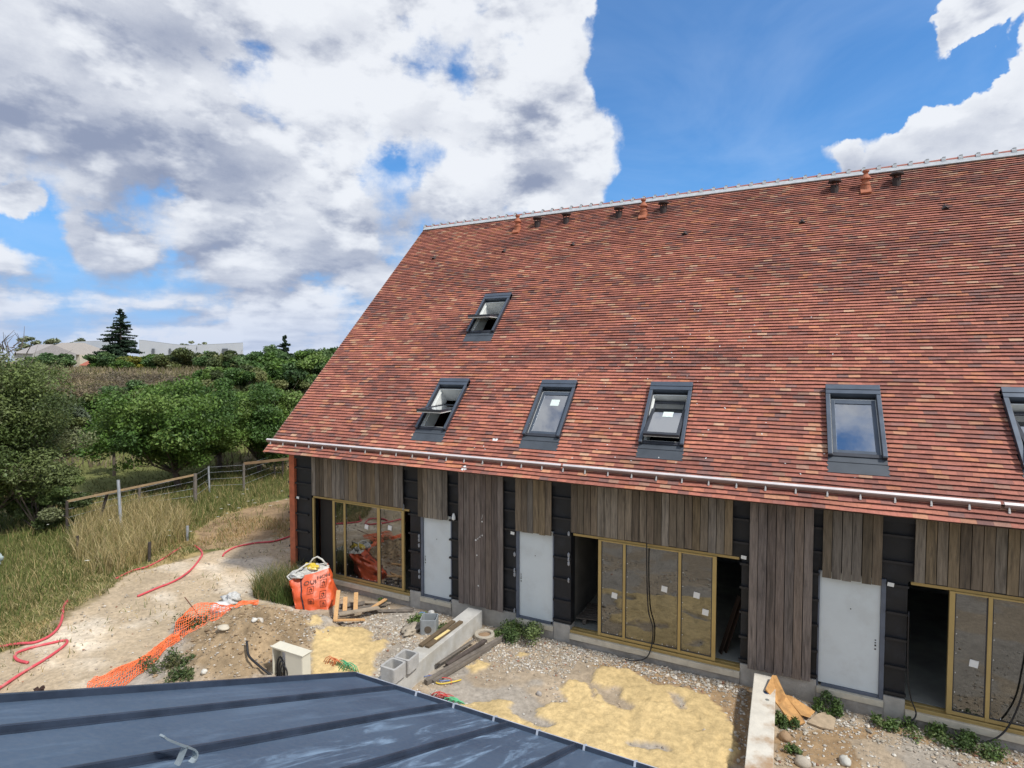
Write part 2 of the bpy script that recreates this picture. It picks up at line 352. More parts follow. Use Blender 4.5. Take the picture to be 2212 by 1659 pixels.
gx = axis([(-1500, -300, 100), (-300, -100, 12), (-100, -45, 2.), (-45, -22, .35), (-22, -14, .12), (-14, 4, .05), (4, 10, .12), (10, 40, 3), (40, 300, 30), (300, 1501, 150)])
gy = axis([(-300, -20, 40), (-20, 3, 2), (3, 6, .1), (6, 12.2, .05), (12.2, 20, .12), (20, 40, .4), (40, 100, 1.6), (100, 300, 12), (300, 1501, 80)])
GX, GY = np.meshgrid(gx, gy, indexing='ij')
sand = sum(smask(SAND, GX, GY, a_, f_, s_) * (1 - smask(NOSAND, GX, GY, .13, 3.1, s_ + 10)) for a_, f_, s_ in ((.12, 2.2, 3), (.16, 4., 23), (.13, 9., 43), (.20, 6., 63))) / 4
sand = sstep(.15, .85, sand + (fbm(GX * 9, GY * 9, 47, 3) - .5) * .35 * (sand > 0) * (sand < 1)); sand[GY > 12.05] = 0
RUT = np.where((GX < -12.5) & (GX > -19) & (GY < 22), rutd(GX, GY), 0.)
GZ = gheight(GX, GY) - .035 * RUT + sand * (.045 + .08 * (fbm(GX * 1.9, GY * 1.9, 41) - .4) - .03 * sstep(.6, .72, fbm(GX * 4.5, GY * 4.5, 44, 2)))
inb = (GX > -13.3) & (GX < 12) & (GY > 12.0) & (GY < 27.5); GZ[inb] = -.05
# colours
DIRT = [za(*p) for p in [(1230, 1420), (1350, 1350), (1500, 1290), (1700, 1235), (1900, 1180), (1900, 1440), (1440, 1520), (1280, 1540)]]
n_a = fbm(GX * .7, GY * .7, 51)[..., None]; n_b = fbm(GX * 3.3, GY * 3.3, 61)[..., None]; n_c = fbm(GX * .12, GY * .12, 71)[..., None]
C3 = lambda *c: np.array(c)[None, None, :]
grass = C3(.105, .125, .038) * (.7 + .6 * n_b) ; dry = C3(.33, .25, .115) * (.75 + .5 * n_b)
col = dry * sstep(.42, .62, n_a) + grass * (1 - sstep(.42, .62, n_a))
dep = (-math.sin(YAW) * GX + math.cos(YAW) * GY)[..., None]
scrub = C3(.20, .165, .10) * (.6 + .8 * n_b); bank = C3(.34, .27, .15)
col = np.where(dep > 34, (bank * sstep(.4, .55, n_c) + scrub * (1 - sstep(.4, .55, n_c))), col)
lush = smask([LUSH], GX, GY, .5, .8)[..., None]; mead = smask([MEADOW], GX, GY, .5, .6)[..., None]
col = col * (1 - mead) + mead * (C3(.15, .16, .055) * (.75 + .5 * n_a))
col = col * (1 - lush) + lush * (C3(.14, .135, .05) * (.6 + .8 * n_b))
path = smask([PATH], GX, GY, .3, 1.3)[..., None]
pc = C3(.43, .34, .23) * (.82 + .36 * n_a); pc = pc + sstep(.55, .75, fbm(GX * .45, GY * .9, 81))[..., None] * C3(.16, .165, .16); pc = pc * (.85 + .3 * n_b) * (1 + .22 * RUT[..., None] * (n_a - .2))
dirt = smask([DIRT], GX, GY, .5, .9)[..., None]; col = col * (1 - dirt) + dirt * C3(.31, .215, .125) * (.5 + .9 * n_b)
verge = smask([PATH], GX, GY, 1.5, .8)[..., None]; col = np.where((verge > .5) & (GX < -13)[..., None], C3(.27, .215, .125) * (.65 + .6 * n_b), col)
col = col * (1 - path) + path * pc
yard = ((GX > -13.9) & (GX < 12) & (GY < 12.3) & (GY > -6))[..., None]
yc = C3(.375, .30, .215) * (.8 + .4 * n_a) * (.85 + .3 * n_b)
outyard = (GY < 9.5)[..., None] & (path < .5)
yardm = yard & ((GX > -9.9)[..., None] | (path < .5))
yardm = yardm & (((GX > -12.9)[..., None]) | (path < .5))
col = np.where(yardm, yc, col)
md = np.exp(-((GX + 11.15 + .25 * (GY - 8.6)) / 1.6) ** 2 - ((GY - 8.75) / 1.4) ** 2)[..., None]
mm_ = sstep(.25, .45, md + (n_b - .5) * .4); col = col * (1 - mm_) + mm_ * (C3(.31, .225, .135) * (.5 + 1.0 * fbm(GX * 3, GY * 3, 91)[..., None]))
br = smask(BROWN, GX, GY, .25)[..., None]; col = col * (1 - br * .8) + br * .8 * (C3(.30, .195, .10) * (.7 + .6 * n_b))
gr_ = sstep(.52, .60, fbm(GX * .9, GY * .9, 95))[..., None] * yardm * (1 - mm_) * (1 - br); col = col * (1 - gr_ * .6) + gr_ * .6 * C3(.34, .32, .29) * (.8 + .4 * n_b)
sc_ = C3(.57, .425, .21) * (.84 + .32 * fbm(GX * 1.6, GY * 1.6, 101)[..., None]); col = col * (1 - sand[..., None]) + sand[..., None] * sc_
nx, ny = GX.shape; idx = np.arange(nx * ny).reshape(nx, ny)
F = np.stack([idx[:-1, :-1], idx[1:, :-1], idx[1:, 1:], idx[:-1, 1:]], -1).reshape(-1, 4)
gm = mat('earth', attr=True, rough=.95, nscale=9., namt=.30, bump=.9, bscale=22., spec=.15, ndetail=10)
ground = npmesh('ground', np.stack([GX, GY, GZ], -1).reshape(-1, 3), F, gm, col=col.reshape(-1, 3), domain='POINT', smooth=True)
tag(ground, kind='structure')
# ================================================================ THE LONG HOUSE
YF = 12.0; RZ0, RY0 = 3.95, 11.3; SQ = math.sqrt(.5)
XL, XR, VT = -13.65, 9.5, 11.66                # roof left end, right end, slope length
def rp(X, v, n=0.): return (X, RY0 + v * SQ - n * SQ, RZ0 + v * SQ + n * SQ)
AX = ((1, 0, 0), (0, SQ, SQ), (0, -SQ, SQ))     # roof axes: along, up the slope, out
house = empty('row_house', (-13.4, 12.2, 0), 'long timber clad building with a steep red clay tile roof and roof windows', 'house')
M_black = mat('black_membrane', (.008, .009, .012), .6, 3., .5, bump=.3, bscale=8., tint=(.022, .024, .03), tintamt=.5, tscale=3.)
M_conc = mat('concrete', (.42, .40, .36), .9, 5., .22, bump=.35, bscale=30., tint=(.28, .26, .22), tintamt=.6, tscale=1.6)
M_sill = mat('pale_sill', (.60, .55, .44), .85, 6., .2, bump=.2, tint=(.40, .35, .27), tintamt=.6, tscale=3.)
M_plinth = mat('plinth_block', (.33, .31, .28), .95, 5., .3, bump=.5, bscale=18., tint=(.18, .17, .15), tintamt=.6, tscale=2.)
M_brick = mat('terracotta_block', (.46, .13, .06), .85, 5., .3, bump=.3, tint=(.30, .10, .06), tintamt=.6, tscale=3.)
M_wood = mat('weathered_wood', attr=True, rough=.85, nscale=5., namt=.42, bump=.5, bscale=24., stretch=(5, 5, .45), spec=.25, tint=(.05, .045, .04), tintamt=.5, tscale=3., dist=.4)
M_gold = mat('gold_frame', (.46, .34, .135), .45, 3., .12, metal=.25)
M_door = mat('white_door', (.64, .70, .72), .45, 2., .05, tint=(.46, .48, .47), tintamt=.3, tscale=1.4)
M_greyfr = mat('grey_frame', (.11, .13, .17), .5, 4., .2)
M_dark = mat('dark_frame', (.032, .036, .046), .42, 5., .3)
M_hood = mat('grey_hood', (.080, .100, .130), .42, 3., .2, metal=.3)
M_apron = mat('apron_metal', (.055, .066, .08), .6, 2.5, .25)
M_white = mat('white_lining', (.62, .63, .60), .6, 4., .1)
M_black2 = mat('black_hole', (.008, .008, .008), .9)
M_glass = glass_mat('window_glass', (.42, .44, .42), .11, .018, 1.6)
M_rglass = glass_mat('roof_glass', (.35, .38, .40), .36, .02, 1.8)
M_sticker = mat('sticker', (.75, .76, .74), .6, 8., .05)
M_paper = mat('paper_label', (.66, .75, .70), .6, 18., .12)
M_intc = mat('interior_plaster', (.20, .20, .19), .9, 2., .3)
M_intf = mat('interior_floor', (.30, .31, .28), .8, 1.5, .35)
OPEN = [('w', -12.6, -9.0), ('d', -8.65, -7.68), ('w', -4.42, -.74), ('d', -5.83, -4.84), ('d', .63, 1.72), ('w', 2.05, 5.7)]
OPEN.sort(key=lambda q: q[1])
mb = MB()
xs = -13.2
for k, a, b in OPEN + [('e', 9.5, 9.5)]:
    mb.box(xs, a, 12.08, 12.36, .42, 4.05); xs = b
for k, a, b in OPEN: mb.box(a, b, 12.08, 12.36, 2.62, 4.05)
for k, a, b in OPEN:
    if k == 'w': pass
mb.build('membrane_wall', M_black, house)
mb = MB(); xs = -13.2
for k, a, b in OPEN + [('e', 9.5, 9.5)]:      # concrete piers under the wall
    mb.box(xs, a, 12.04, 12.36, -.3, .44); xs = b
mb.each('concrete_pier', M_conc, house, bevel=.01)
mb = MB()
for k, a, b in OPEN: mb.box(a + .001, b - .001, 12.02, 12.36, -.3, .145 if k == 'w' else .22)
mb.each('block_plinth', M_plinth, house)
mb = MB()
for k, a, b in OPEN: mb.box(a + .002, b - .002, 11.985 if k == 'w' else 12.0, 12.34, .148 if k == 'w' else .222, .27 if k == 'w' else .335)
mb.each('sill', M_sill, house, bevel=.006)
# gable wall of terracotta blocks with courses
mb = MB()
GP = [(12.0, .25), (27.2, .25), (27.2, 4.4), (19.55, 12.0), (12.0, 4.42)]
mb.add([(-13.42, y, z) for y, z in GP] + [(-13.21, y, z) for y, z in GP], [(0, 4, 3, 2, 1), (5, 6, 7, 8, 9)] + [(i, (i + 1) % 5, (i + 1) % 5 + 5, i + 5) for i in range(5)])
mb.build('gable_wall', M_brick, house)
mb = MB().box(-13.43, -13.2, 11.99, 27.2, -.3, .26); mb.build('gable_footing', M_conc, house)
mb = MB().box(9.5, 9.7, 12.08, 27.2, -.3, 4.4).box(-13.2, 9.5, 27.0, 27.2, -.3, 4.4)
mb.add([(9.6, 12.1, 4.4), (9.6, 27.2, 4.4), (9.6, 19.6, 11.9), (9.7, 12.1, 4.4), (9.7, 27.2, 4.4), (9.7, 19.6, 11.9)], [(0, 1, 2), (3, 5, 4), (0, 2, 5, 3), (2, 1, 4, 5), (1, 0, 3, 4)])
mb.build('rear_wall', M_conc, house)
# interior
MB().box(-13.2, 9.5, 12.365, 20, .2, .30).build('interior_floor', M_intf, house)
mb = MB()
for x in (-8.85, -6.72, -4.63, -.32, 1.88): mb.box(x, x + .12, 12.365, 20, .3, 2.9)
mb.box(-13.2, 9.5, 18.5, 18.6, .3, 2.9); mb.each('partition', M_intc, house)
MB().box(-13.2, 9.5, 12.37, 26.9, 2.9, 3.0).build('interior_ceiling', M_intc, house)
# battens (black horizontal bars)
mb = MB()
strips = [(-13.5, -12.48), (-9.15, -8.7), (-7.74, -7.43), (-6.13, -5.83), (-4.85, -4.40), (-.9, -.61), (.53, .68), (1.64, 2.11)]
for a, b in strips:
    for i, z in enumerate((.52, 1.0, 1.52, 2.02, 2.52, 2.95, 3.42)):
        aa, bb = a, b
        if z < 2.6 and (a, b) == (-13.5, -12.48): bb = -12.70
        if z < 2.6 and (a, b) == (-9.15, -8.7): aa, bb = -9.03, -8.70
        if z < 2.6 and (a, b) == (-.9, -.61): aa = -.77
        if z < 2.6 and (a, b) == (1.64, 2.11): aa, bb = 1.73, 2.06
        if z < 2.6 and (a, b) == (.53, .68): bb = .64
        z += random.uniform(-.02, .02) if z > .6 else 0
        mb.box(aa, bb, 12.02, 12.079, z - .022, z + .022)
mb.each('batten', mat('black_batten', (.016, .016, .018), .6, 4., .4), house)
mb = MB()
for x, z in ((-13.08, 2.52), (-.70, 2.65), (1.78, 2.54), (-5.9, 2.43)): mb.obox((x, 12.005, z), ((1, 0, -.1), (0, 1, 0), (.1, 0, 1)), (.05, .002, .035))
mb.each('membrane_label', M_sticker, house)
# grey mastic foam beside the doors
mb = MB()
for x, zs in ((-8.69, (.85, 1.0, 1.7, 1.85, 1.95)), (-5.86, (.5, 1.4, 1.5, 1.9)), (-4.46, (1.9, 2.0, 2.1, 1.5, 2.6)), (-7.6, (2.6, 2.55)), (-9.2, (2.7, 2.65))):
    for z in zs: mb.lathe((x, 12.04, z), [(0, -.06), (.028, -.03), (.03, .03), (0, .07)], 7)
mb.each('foam_seal', mat('grey_foam', (.33, .34, .36), .9), house)
mb = MB().lathe((-7.56, 11.97, 2.62), [(0, -.08), (.05, -.05), (.045, .03), (.02, .10), (0, .11)], 10); mb.build('foam_lump', M_sticker, house)
# cladding
PAL = [(0.183, 0.145, 0.104), (0.213, 0.176, 0.133), (0.156, 0.125, 0.093), (0.232, 0.200, 0.160), (0.183, 0.162, 0.138), (0.134, 0.109, 0.079), (0.201, 0.155, 0.099), (0.250, 0.220, 0.183)]
def cladding(x0, x1, z0, wd, long=False, zt=3.98):
    mb = MB(); n = max(1, round((x1 - x0) / wd)); wd = (x1 - x0) / n
    for i in range(n):
        c = random.choice(PAL); k = random.uniform(.8, 1.2)
        if long: c = tuple(.4 * q + .6 * g for q, g in zip(c, (.165, .135, .13)))
        c = tuple(q * k for q in c); a = x0 + i * wd + random.uniform(0, .004); y = 11.965 + random.uniform(-.006, .006)
        mb.box(a + .004, a + wd - .008, y, 11.995, z0 + random.uniform(-.012, .012), zt, c)
    return mb.build('cladding_panel', M_wood, house)
for x0, x1, z0, wd, lg in ((-12.47, -9.16, 2.67, .155, 0), (-8.67, -7.75, 2.51, .150, 0), (-7.42, -6.14, .44, .158, 1), (-5.81, -4.87, 2.51, .155, 0),
                           (-4.39, -.91, 2.67, .156, 0), (-.60, .53, .42, .158, 1), (.68, 1.64, 2.50, .158, 0), (2.12, 5.8, 2.67, .158, 0), (6.2, 9.4, .44, .158, 1)):
    cladding(x0, x1, z0, wd, lg)
# backing so the strip behind boards is dark
MB().box(-13.2, 9.5, 12.0, 12.06, 3.7, 4.0).build('eaves_batten', M_black, house)
mb = MB()                                          # white paint drips on the long cladding panel
for x, z, r in ((-6.72, 2.62, .02), (-6.9, 2.13, .025), (-6.84, 2.17, .014), (-6.78, 2.22, .014), (-6.71, 2.27, .016), (-6.87, 1.75, .02), (-6.83, .98, .02)):
    mb.lathe((x, 11.955, z), [(0, -.004), (r, -.002), (r, .002), (0, .004)], 7, ((1, 0, 0), (0, 0, 1), (0, -1, 0)))
mb.beam((-6.73, 11.956, 2.68), (-6.70, 11.956, 2.80), .012, .004).beam((-6.88, 11.956, 2.15), (-6.70, 11.956, 2.31), .01, .004)
mb.build('paint_drip', M_sticker, house)
# ---- sliding windows
def sliding(x0, x1, posts, panes, stickers, mull=None):
    w = MB().box(x0, x1, 12.045, 12.30, .272, .315).box(x0 + .001, x1 - .001, 12.03, 12.06, .316, .345).box(x0, x1, 12.16, 12.20, .316, .345)
    w = w.build('sliding_window', M_gold, house, bevel=.004)
    MB().box(x0 + .05, x1 - .05, 12.1, 12.3, 2.56, 2.615).build('window_head', M_gold, w)
    for a, b in posts: MB().box(a, b, 12.07, 12.13, .346, 2.56).build('post', M_gold, w, bevel=.004)
    for a, b in panes:
        MB().box(a, b, 12.075, 12.125, .347, .41).build('bottom_rail', M_gold, w, bevel=.003)
        MB().box(a, b, 12.095, 12.105, .42, 2.53).build('glass_pane', M_glass, w)
        MB().box(a, b, 12.08, 12.12, 2.53, 2.558).build('top_rail', M_gold, w)
        mb = MB()
        for u, v2 in ((a, a + .018), (b - .018, b)): mb.box(u, v2, 12.088, 12.112, .42, 2.53)
        mb.box(a + .018, b - .018, 12.088, 12.112, .411, .428); mb.build('gasket', M_dark, w)
    if mull: MB().box(mull[0], mull[1], 12.22, 12.27, .347, 2.55).build('rear_mullion', mat('brown_mullion', (.05, .035, .025), .6), w)
    mb = MB()
    for x, z in stickers: mb.obox((x, 12.088, z), ((1, 0, -.12), (0, 1, 0), (.12, 0, 1)), (.062, .003, .062))
    mb.each('sticker', M_sticker, w)
    mb = MB()
    for a, b in panes:
        for z in (.75, 1.1, 1.45, 1.8, 2.1): mb.box(a + .03, a + .042, 12.09, 12.095, z, z + .014)
        for x in np.arange(a + .15, b - .1, .22): mb.box(x, x + .014, 12.09, 12.095, .445, .46)
    mb.build('glazing_dots', M_sticker, w)
    return w
sliding(-12.6, -9.0, [(-12.56, -12.50), (-11.77, -11.69), (-11.35, -11.28), (-10.13, -10.03), (-9.29, -9.21)], [(-11.69, -11.35), (-11.28, -10.13), (-10.03, -9.29)], [(-10.52, 1.95), (-9.70, 2.03)], (-10.56, -10.45))
sliding(-4.42, -.74, [(-3.76, -3.69), (-3.19, -3.13), (-1.99, -1.93), (-1.30, -1.22)], [(-3.69, -3.19), (-3.13, -1.99), (-1.93, -1.30)], [(-3.38, 1.33), (-2.28, 1.68), (-1.61, 1.67), (-1.43, 1.34)], (-2.62, -2.50))
sliding(2.05, 5.7, [(2.66, 2.74), (3.20, 3.26), (4.6, 4.66), (5.1, 5.18)], [(2.74, 3.20), (3.26, 4.6), (4.66, 5.1)], [(3.03, 1.33)])
# brown panel standing just inside the first window
MB().box(-12.5, -11.75, 12.33, 12.36, .3, 2.6).build('inner_panel', mat('brown_board', (.030, .026, .022), .8), house)
# ---- doors
def door(x0, x1, side):
    d = MB().box(x0 + .075 if side < 0 else x0 + .03, x1 - .03 if side < 0 else x1 - .075, 12.10, 12.14, .40, 2.58).build('door', M_door, house, bevel=.003)
    fr = MB().box(x0, x0 + (.075 if side < 0 else .03) - .002, 12.06, 12.16, .336, 2.6).box(x1 - (.03 if side < 0 else .075) + .002, x1, 12.06, 12.16, .336, 2.6).box(x0 + .08, x1 - .08, 12.075, 12.16, .337, .395)
    fr.build('door_frame', M_greyfr, d, bevel=.003)
    hx = x0 + .12 if side < 0 else x1 - .14
    mb = MB().lathe(((x0 + x1) / 2, 12.098, 1.93), [(0, .004), (.011, .002), (.011, -.002)], 8, ((1, 0, 0), (0, 0, 1), (0, -1, 0)))
    for dz, r in ((0, .012), (.07, .016), (.12, .009), (.17, .009)): mb.box(hx - .012, hx + .012, 12.094, 12.1, 1.25 + dz - r, 1.25 + dz + r)
    mb.each('lock_hole', M_black2, d)
door(-8.65, -7.68, -1); door(-5.83, -4.84, -1); door(.63, 1.72, 1)
MB().tube([(-8.2 + i * .02, 12.02, .345) for i in range(4)], .01, 6).build('door_stop', M_greyfr, house)
# ================================================================ ROOF
HOLES = [(-8.84, -7.82, 4.62, 6.70), (-8.80, -7.80, .86, 2.91), (-5.66, -4.70, .86, 2.91), (-2.86, -1.90, .85, 2.90), (.74, 1.70, .85, 2.92), (3.58, 4.54, .85, 2.91)]
HOLES = [(a + (.03 if i == 0 else 0), a + (.03 if i == 0 else 0) + .95, c, d) for i, (a, b, c, d) in enumerate(HOLES)]
# tiles
TW, EX = .214, .1045
TPAL = np.array([(0.614, 0.223, 0.152), (0.562, 0.203, 0.141), (0.509, 0.189, 0.136), (0.667, 0.257, 0.158), (0.456, 0.168, 0.125), (0.391, 0.161, 0.132), (0.312, 0.161, 0.141), (0.246, 0.161, 0.152), (0.746, 0.387, 0.219), (0.746, 0.305, 0.152), (0.798, 0.523, 0.339), (0.509, 0.318, 0.232)])
TPW = np.array([16, 17, 14, 12, 9, 7, 4.5, 3, 5, 4, 2.2, 3]); TPW = TPW / TPW.sum()
V = []; Fc = []; Cc = []
nrow = int(VT / EX); rr = random.Random(3)
_r, _c = np.meshgrid(np.arange(nrow), np.arange(140), indexing='ij'); TCL = np.clip((fbm(_c * .13, _r * .16, 301, 4, .6) - .5) * 4.2, -.95, .95)
for r in range(nrow):
    v0 = r * EX; off = (r % 2) * TW / 2 + rr.uniform(-.028, .028) + .03
    x = XL - off
    while x < XR:
        a, b = x + .0007, x + TW - .0007; x += TW
        a = max(a, XL); b = min(b, XR)
        if b - a < .03: continue
        segs = [(a, b)]
        for h0, h1, hv0, hv1 in HOLES:
            if v0 + EX * .6 > hv0 and v0 < hv1 - .02:
                ns = []
                for s0, s1 in segs:
                    if s1 <= h0 or s0 >= h1: ns.append((s0, s1)); continue
                    if s0 < h0: ns.append((s0, h0))
                    if s1 > h1: ns.append((h1, s1))
                segs = ns
        for s0, s1 in segs:
            if s1 - s0 < .012: continue
            e = rr.gauss(0, .0012); tk = .017; lo = v0; hi = v0 + EX + .018; ix = int(round((s0 + off - XL) / TW)); jx = ix + 1
            hsh = lambda q_: ((q_ * 7919 + r * 104729) % 1009) / 1009. - .5
            wv = lambda q_: hsh(q_) * .0075 + .006 * math.sin(q_ * .7 + r * 2.3) * math.sin(q_ * .23 + r)
            tl, tr_ = wv(ix) + e, wv(jx) + e; nl, nr, nt = .046 + hsh(ix + 40) * .006, .046 + hsh(jx + 40) * .006, .010
            mx = (s0 + s1) / 2; cam_ = rr.uniform(.0, .004)
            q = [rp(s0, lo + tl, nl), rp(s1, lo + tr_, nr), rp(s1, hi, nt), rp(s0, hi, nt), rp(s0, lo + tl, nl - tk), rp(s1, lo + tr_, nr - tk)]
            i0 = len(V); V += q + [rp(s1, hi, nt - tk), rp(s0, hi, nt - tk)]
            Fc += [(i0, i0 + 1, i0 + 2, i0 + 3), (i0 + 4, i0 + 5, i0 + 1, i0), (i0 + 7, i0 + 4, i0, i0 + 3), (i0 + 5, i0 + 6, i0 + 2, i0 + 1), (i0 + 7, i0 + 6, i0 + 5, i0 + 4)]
            cl_ = TCL[min(r, nrow - 1), min(max(int((mx - XL) / .18), 0), TCL.shape[1] - 1)]
            k = rr.choices(range(12), TPW * (1 + np.array([1, 1, .4, 1.4, -.3, -.6, -1, -1, .8, .8, .5, -.2]) * cl_ * .95))[0]; c = TPAL[k].copy(); c = c * .70 + np.array((.50, .195, .14)) * .30; c = c * (1 + .16 * cl_)
            drift = max(0., min(1., (mx + 6) / 12)) * .55; c = c * (1 - drift * .45) + np.array((.27, .115, .095)) * drift * .45
            c = c * rr.uniform(.85, 1.15) * np.array((.72, .71, .70)); Cc += [c, c * .36, c * .8, c * .8, c * .6]  # lower edge darkened: shadow line of each course painted into the tile colour
M_tile = mat('clay_tile', attr=True, rough=.62, nscale=14., namt=.22, bump=.25, bscale=60., spec=.35)
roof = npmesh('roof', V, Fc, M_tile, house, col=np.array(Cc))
# deck beneath with holes for the windows
mb = MB()
xs = sorted(set([XL + .02, XR] + [q + .03 for h in HOLES for q in h[:1]] + [h[1] - .03 for h in HOLES]))
for a, b in zip(xs[:-1], xs[1:]):
    vv = [(0.03, VT)]
    for h0, h1, v0, v1 in HOLES:
        if a < h1 - .031 and b > h0 + .031:
            nv = []
            for s0, s1 in vv:
                if s1 <= v0 or s0 >= v1: nv.append((s0, s1)); continue
                nv.append((s0, v0 + .38)); nv.append((v1 - .2, s1))
            vv = nv
    for s0, s1 in vv: mb.obox(rp((a + b) / 2, (s0 + s1) / 2, -.036), AX, ((b - a) / 2, (s1 - s0) / 2, .010))
mb.build('roof_deck', mat('underlay', (.05, .03, .025), .9), roof)
mb = MB()
q = [(XL + .02, 19.53, 12.17), (XR, 19.53, 12.17), (XR, 27.7, 3.95), (XL + .02, 27.7, 3.95)]
mb.add(q + [(x, y - .05, z - .07) for x, y, z in q], [(0, 1, 2, 3), (7, 6, 5, 4), (0, 3, 7, 4), (1, 5, 6, 2), (3, 2, 6, 7), (0, 4, 5, 1)])
mb.build('rear_slope', mat('rear_tiles', (.28, .09, .06), .8, 8., .4), roof)
MB().obox(rp(XL - .005, VT / 2, -.01), AX, (.012, VT / 2, .035)).build('verge_strip', mat('verge_mortar', (.30, .24, .19), .9), roof)
mb = MB(); mb.add([(XL + .03, 11.50, 4.06), (XR, 11.50, 4.06), (XR, 12.07, 4.06), (XL + .03, 12.07, 4.06), (XL + .03, 11.50, 4.04), (XR, 11.50, 4.04), (XR, 12.07, 4.04), (XL + .03, 12.07, 4.04)], [(0, 1, 2, 3), (7, 6, 5, 4), (4, 5, 1, 0), (6, 7, 3, 2)])
mb.build('soffit', mat('soffit_wood', (.10, .075, .05), .9), roof)
# ridge: terracotta caps bedded in grey mortar with upright joints
mb = MB(); mc = MB(); x = XL; ry, rz = 19.53, 12.20
while x < XR:
    mb.tube([(x + .05, ry, rz - .03), (x + .36, ry, rz - .02)], .088, 10); x += .38
MB_r = mb.build('ridge_tile', mat('ridge_clay', (.34, .12, .09), .75, 6., .3), roof, smooth=False)
x = XL
while x < XR + .1:
    mc.obox((x + .02, ry, rz + .075), ((1, 0, 0), (0, 1, 0), (0, 0, 1)), (.035, .06, .035))
    mc.tube([(x - .045, ry, rz - .02), (x + .055, ry, rz - .02)], .112, 10)
    x += .38
mc.obox((XL / 2 + XR / 2, ry - .115, rz - .10), ((1, 0, 0), (0, SQ, SQ), (0, -SQ, SQ)), ((XR - XL) / 2, .10, .045)).box(XL, XR, ry - .06, ry + .06, rz - .06, rz + .035)
mc.build('ridge_mortar', mat('mortar_grey', (.42, .44, .46), .9, 8., .2, bump=.4), roof)
# gutter lying on the lower slope
gmat = mat('gutter_zinc', (.66, .61, .60), .5, 3., .15, metal=.15)
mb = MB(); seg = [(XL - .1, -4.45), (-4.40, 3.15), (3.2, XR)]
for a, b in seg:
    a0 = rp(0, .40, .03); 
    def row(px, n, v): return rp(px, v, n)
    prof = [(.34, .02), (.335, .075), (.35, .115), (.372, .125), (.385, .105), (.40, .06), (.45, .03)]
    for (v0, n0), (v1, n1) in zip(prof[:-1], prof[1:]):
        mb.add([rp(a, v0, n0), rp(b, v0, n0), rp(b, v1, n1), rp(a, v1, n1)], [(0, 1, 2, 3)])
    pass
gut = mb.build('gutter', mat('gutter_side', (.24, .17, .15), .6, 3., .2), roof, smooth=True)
mb = MB()
for a, b in seg: mb.obox(rp((a + b) / 2, .388, .122), AX, ((b - a) / 2, .024, .006))
mb.each('gutter_lip', gmat, gut)
mb0 = None
for i in range(46):
    x = XL + .08 + i * .51
    if x > XR: break
    if mb0 is None:
        mbk = MB().beam(rp(x, .36, .085), rp(x, .285, .05), .022, .022).beam(rp(x, .32, .055), rp(x, .262, .033), .03, .03)
        mb0 = mbk.build('gutter_bracket', mat('bracket_steel', (.55, .52, .48), .4, metal=.5), gut)
    else:
        c = mb0.copy(); COL.objects.link(c); c.location = (x - (XL + .08), 0, 0)
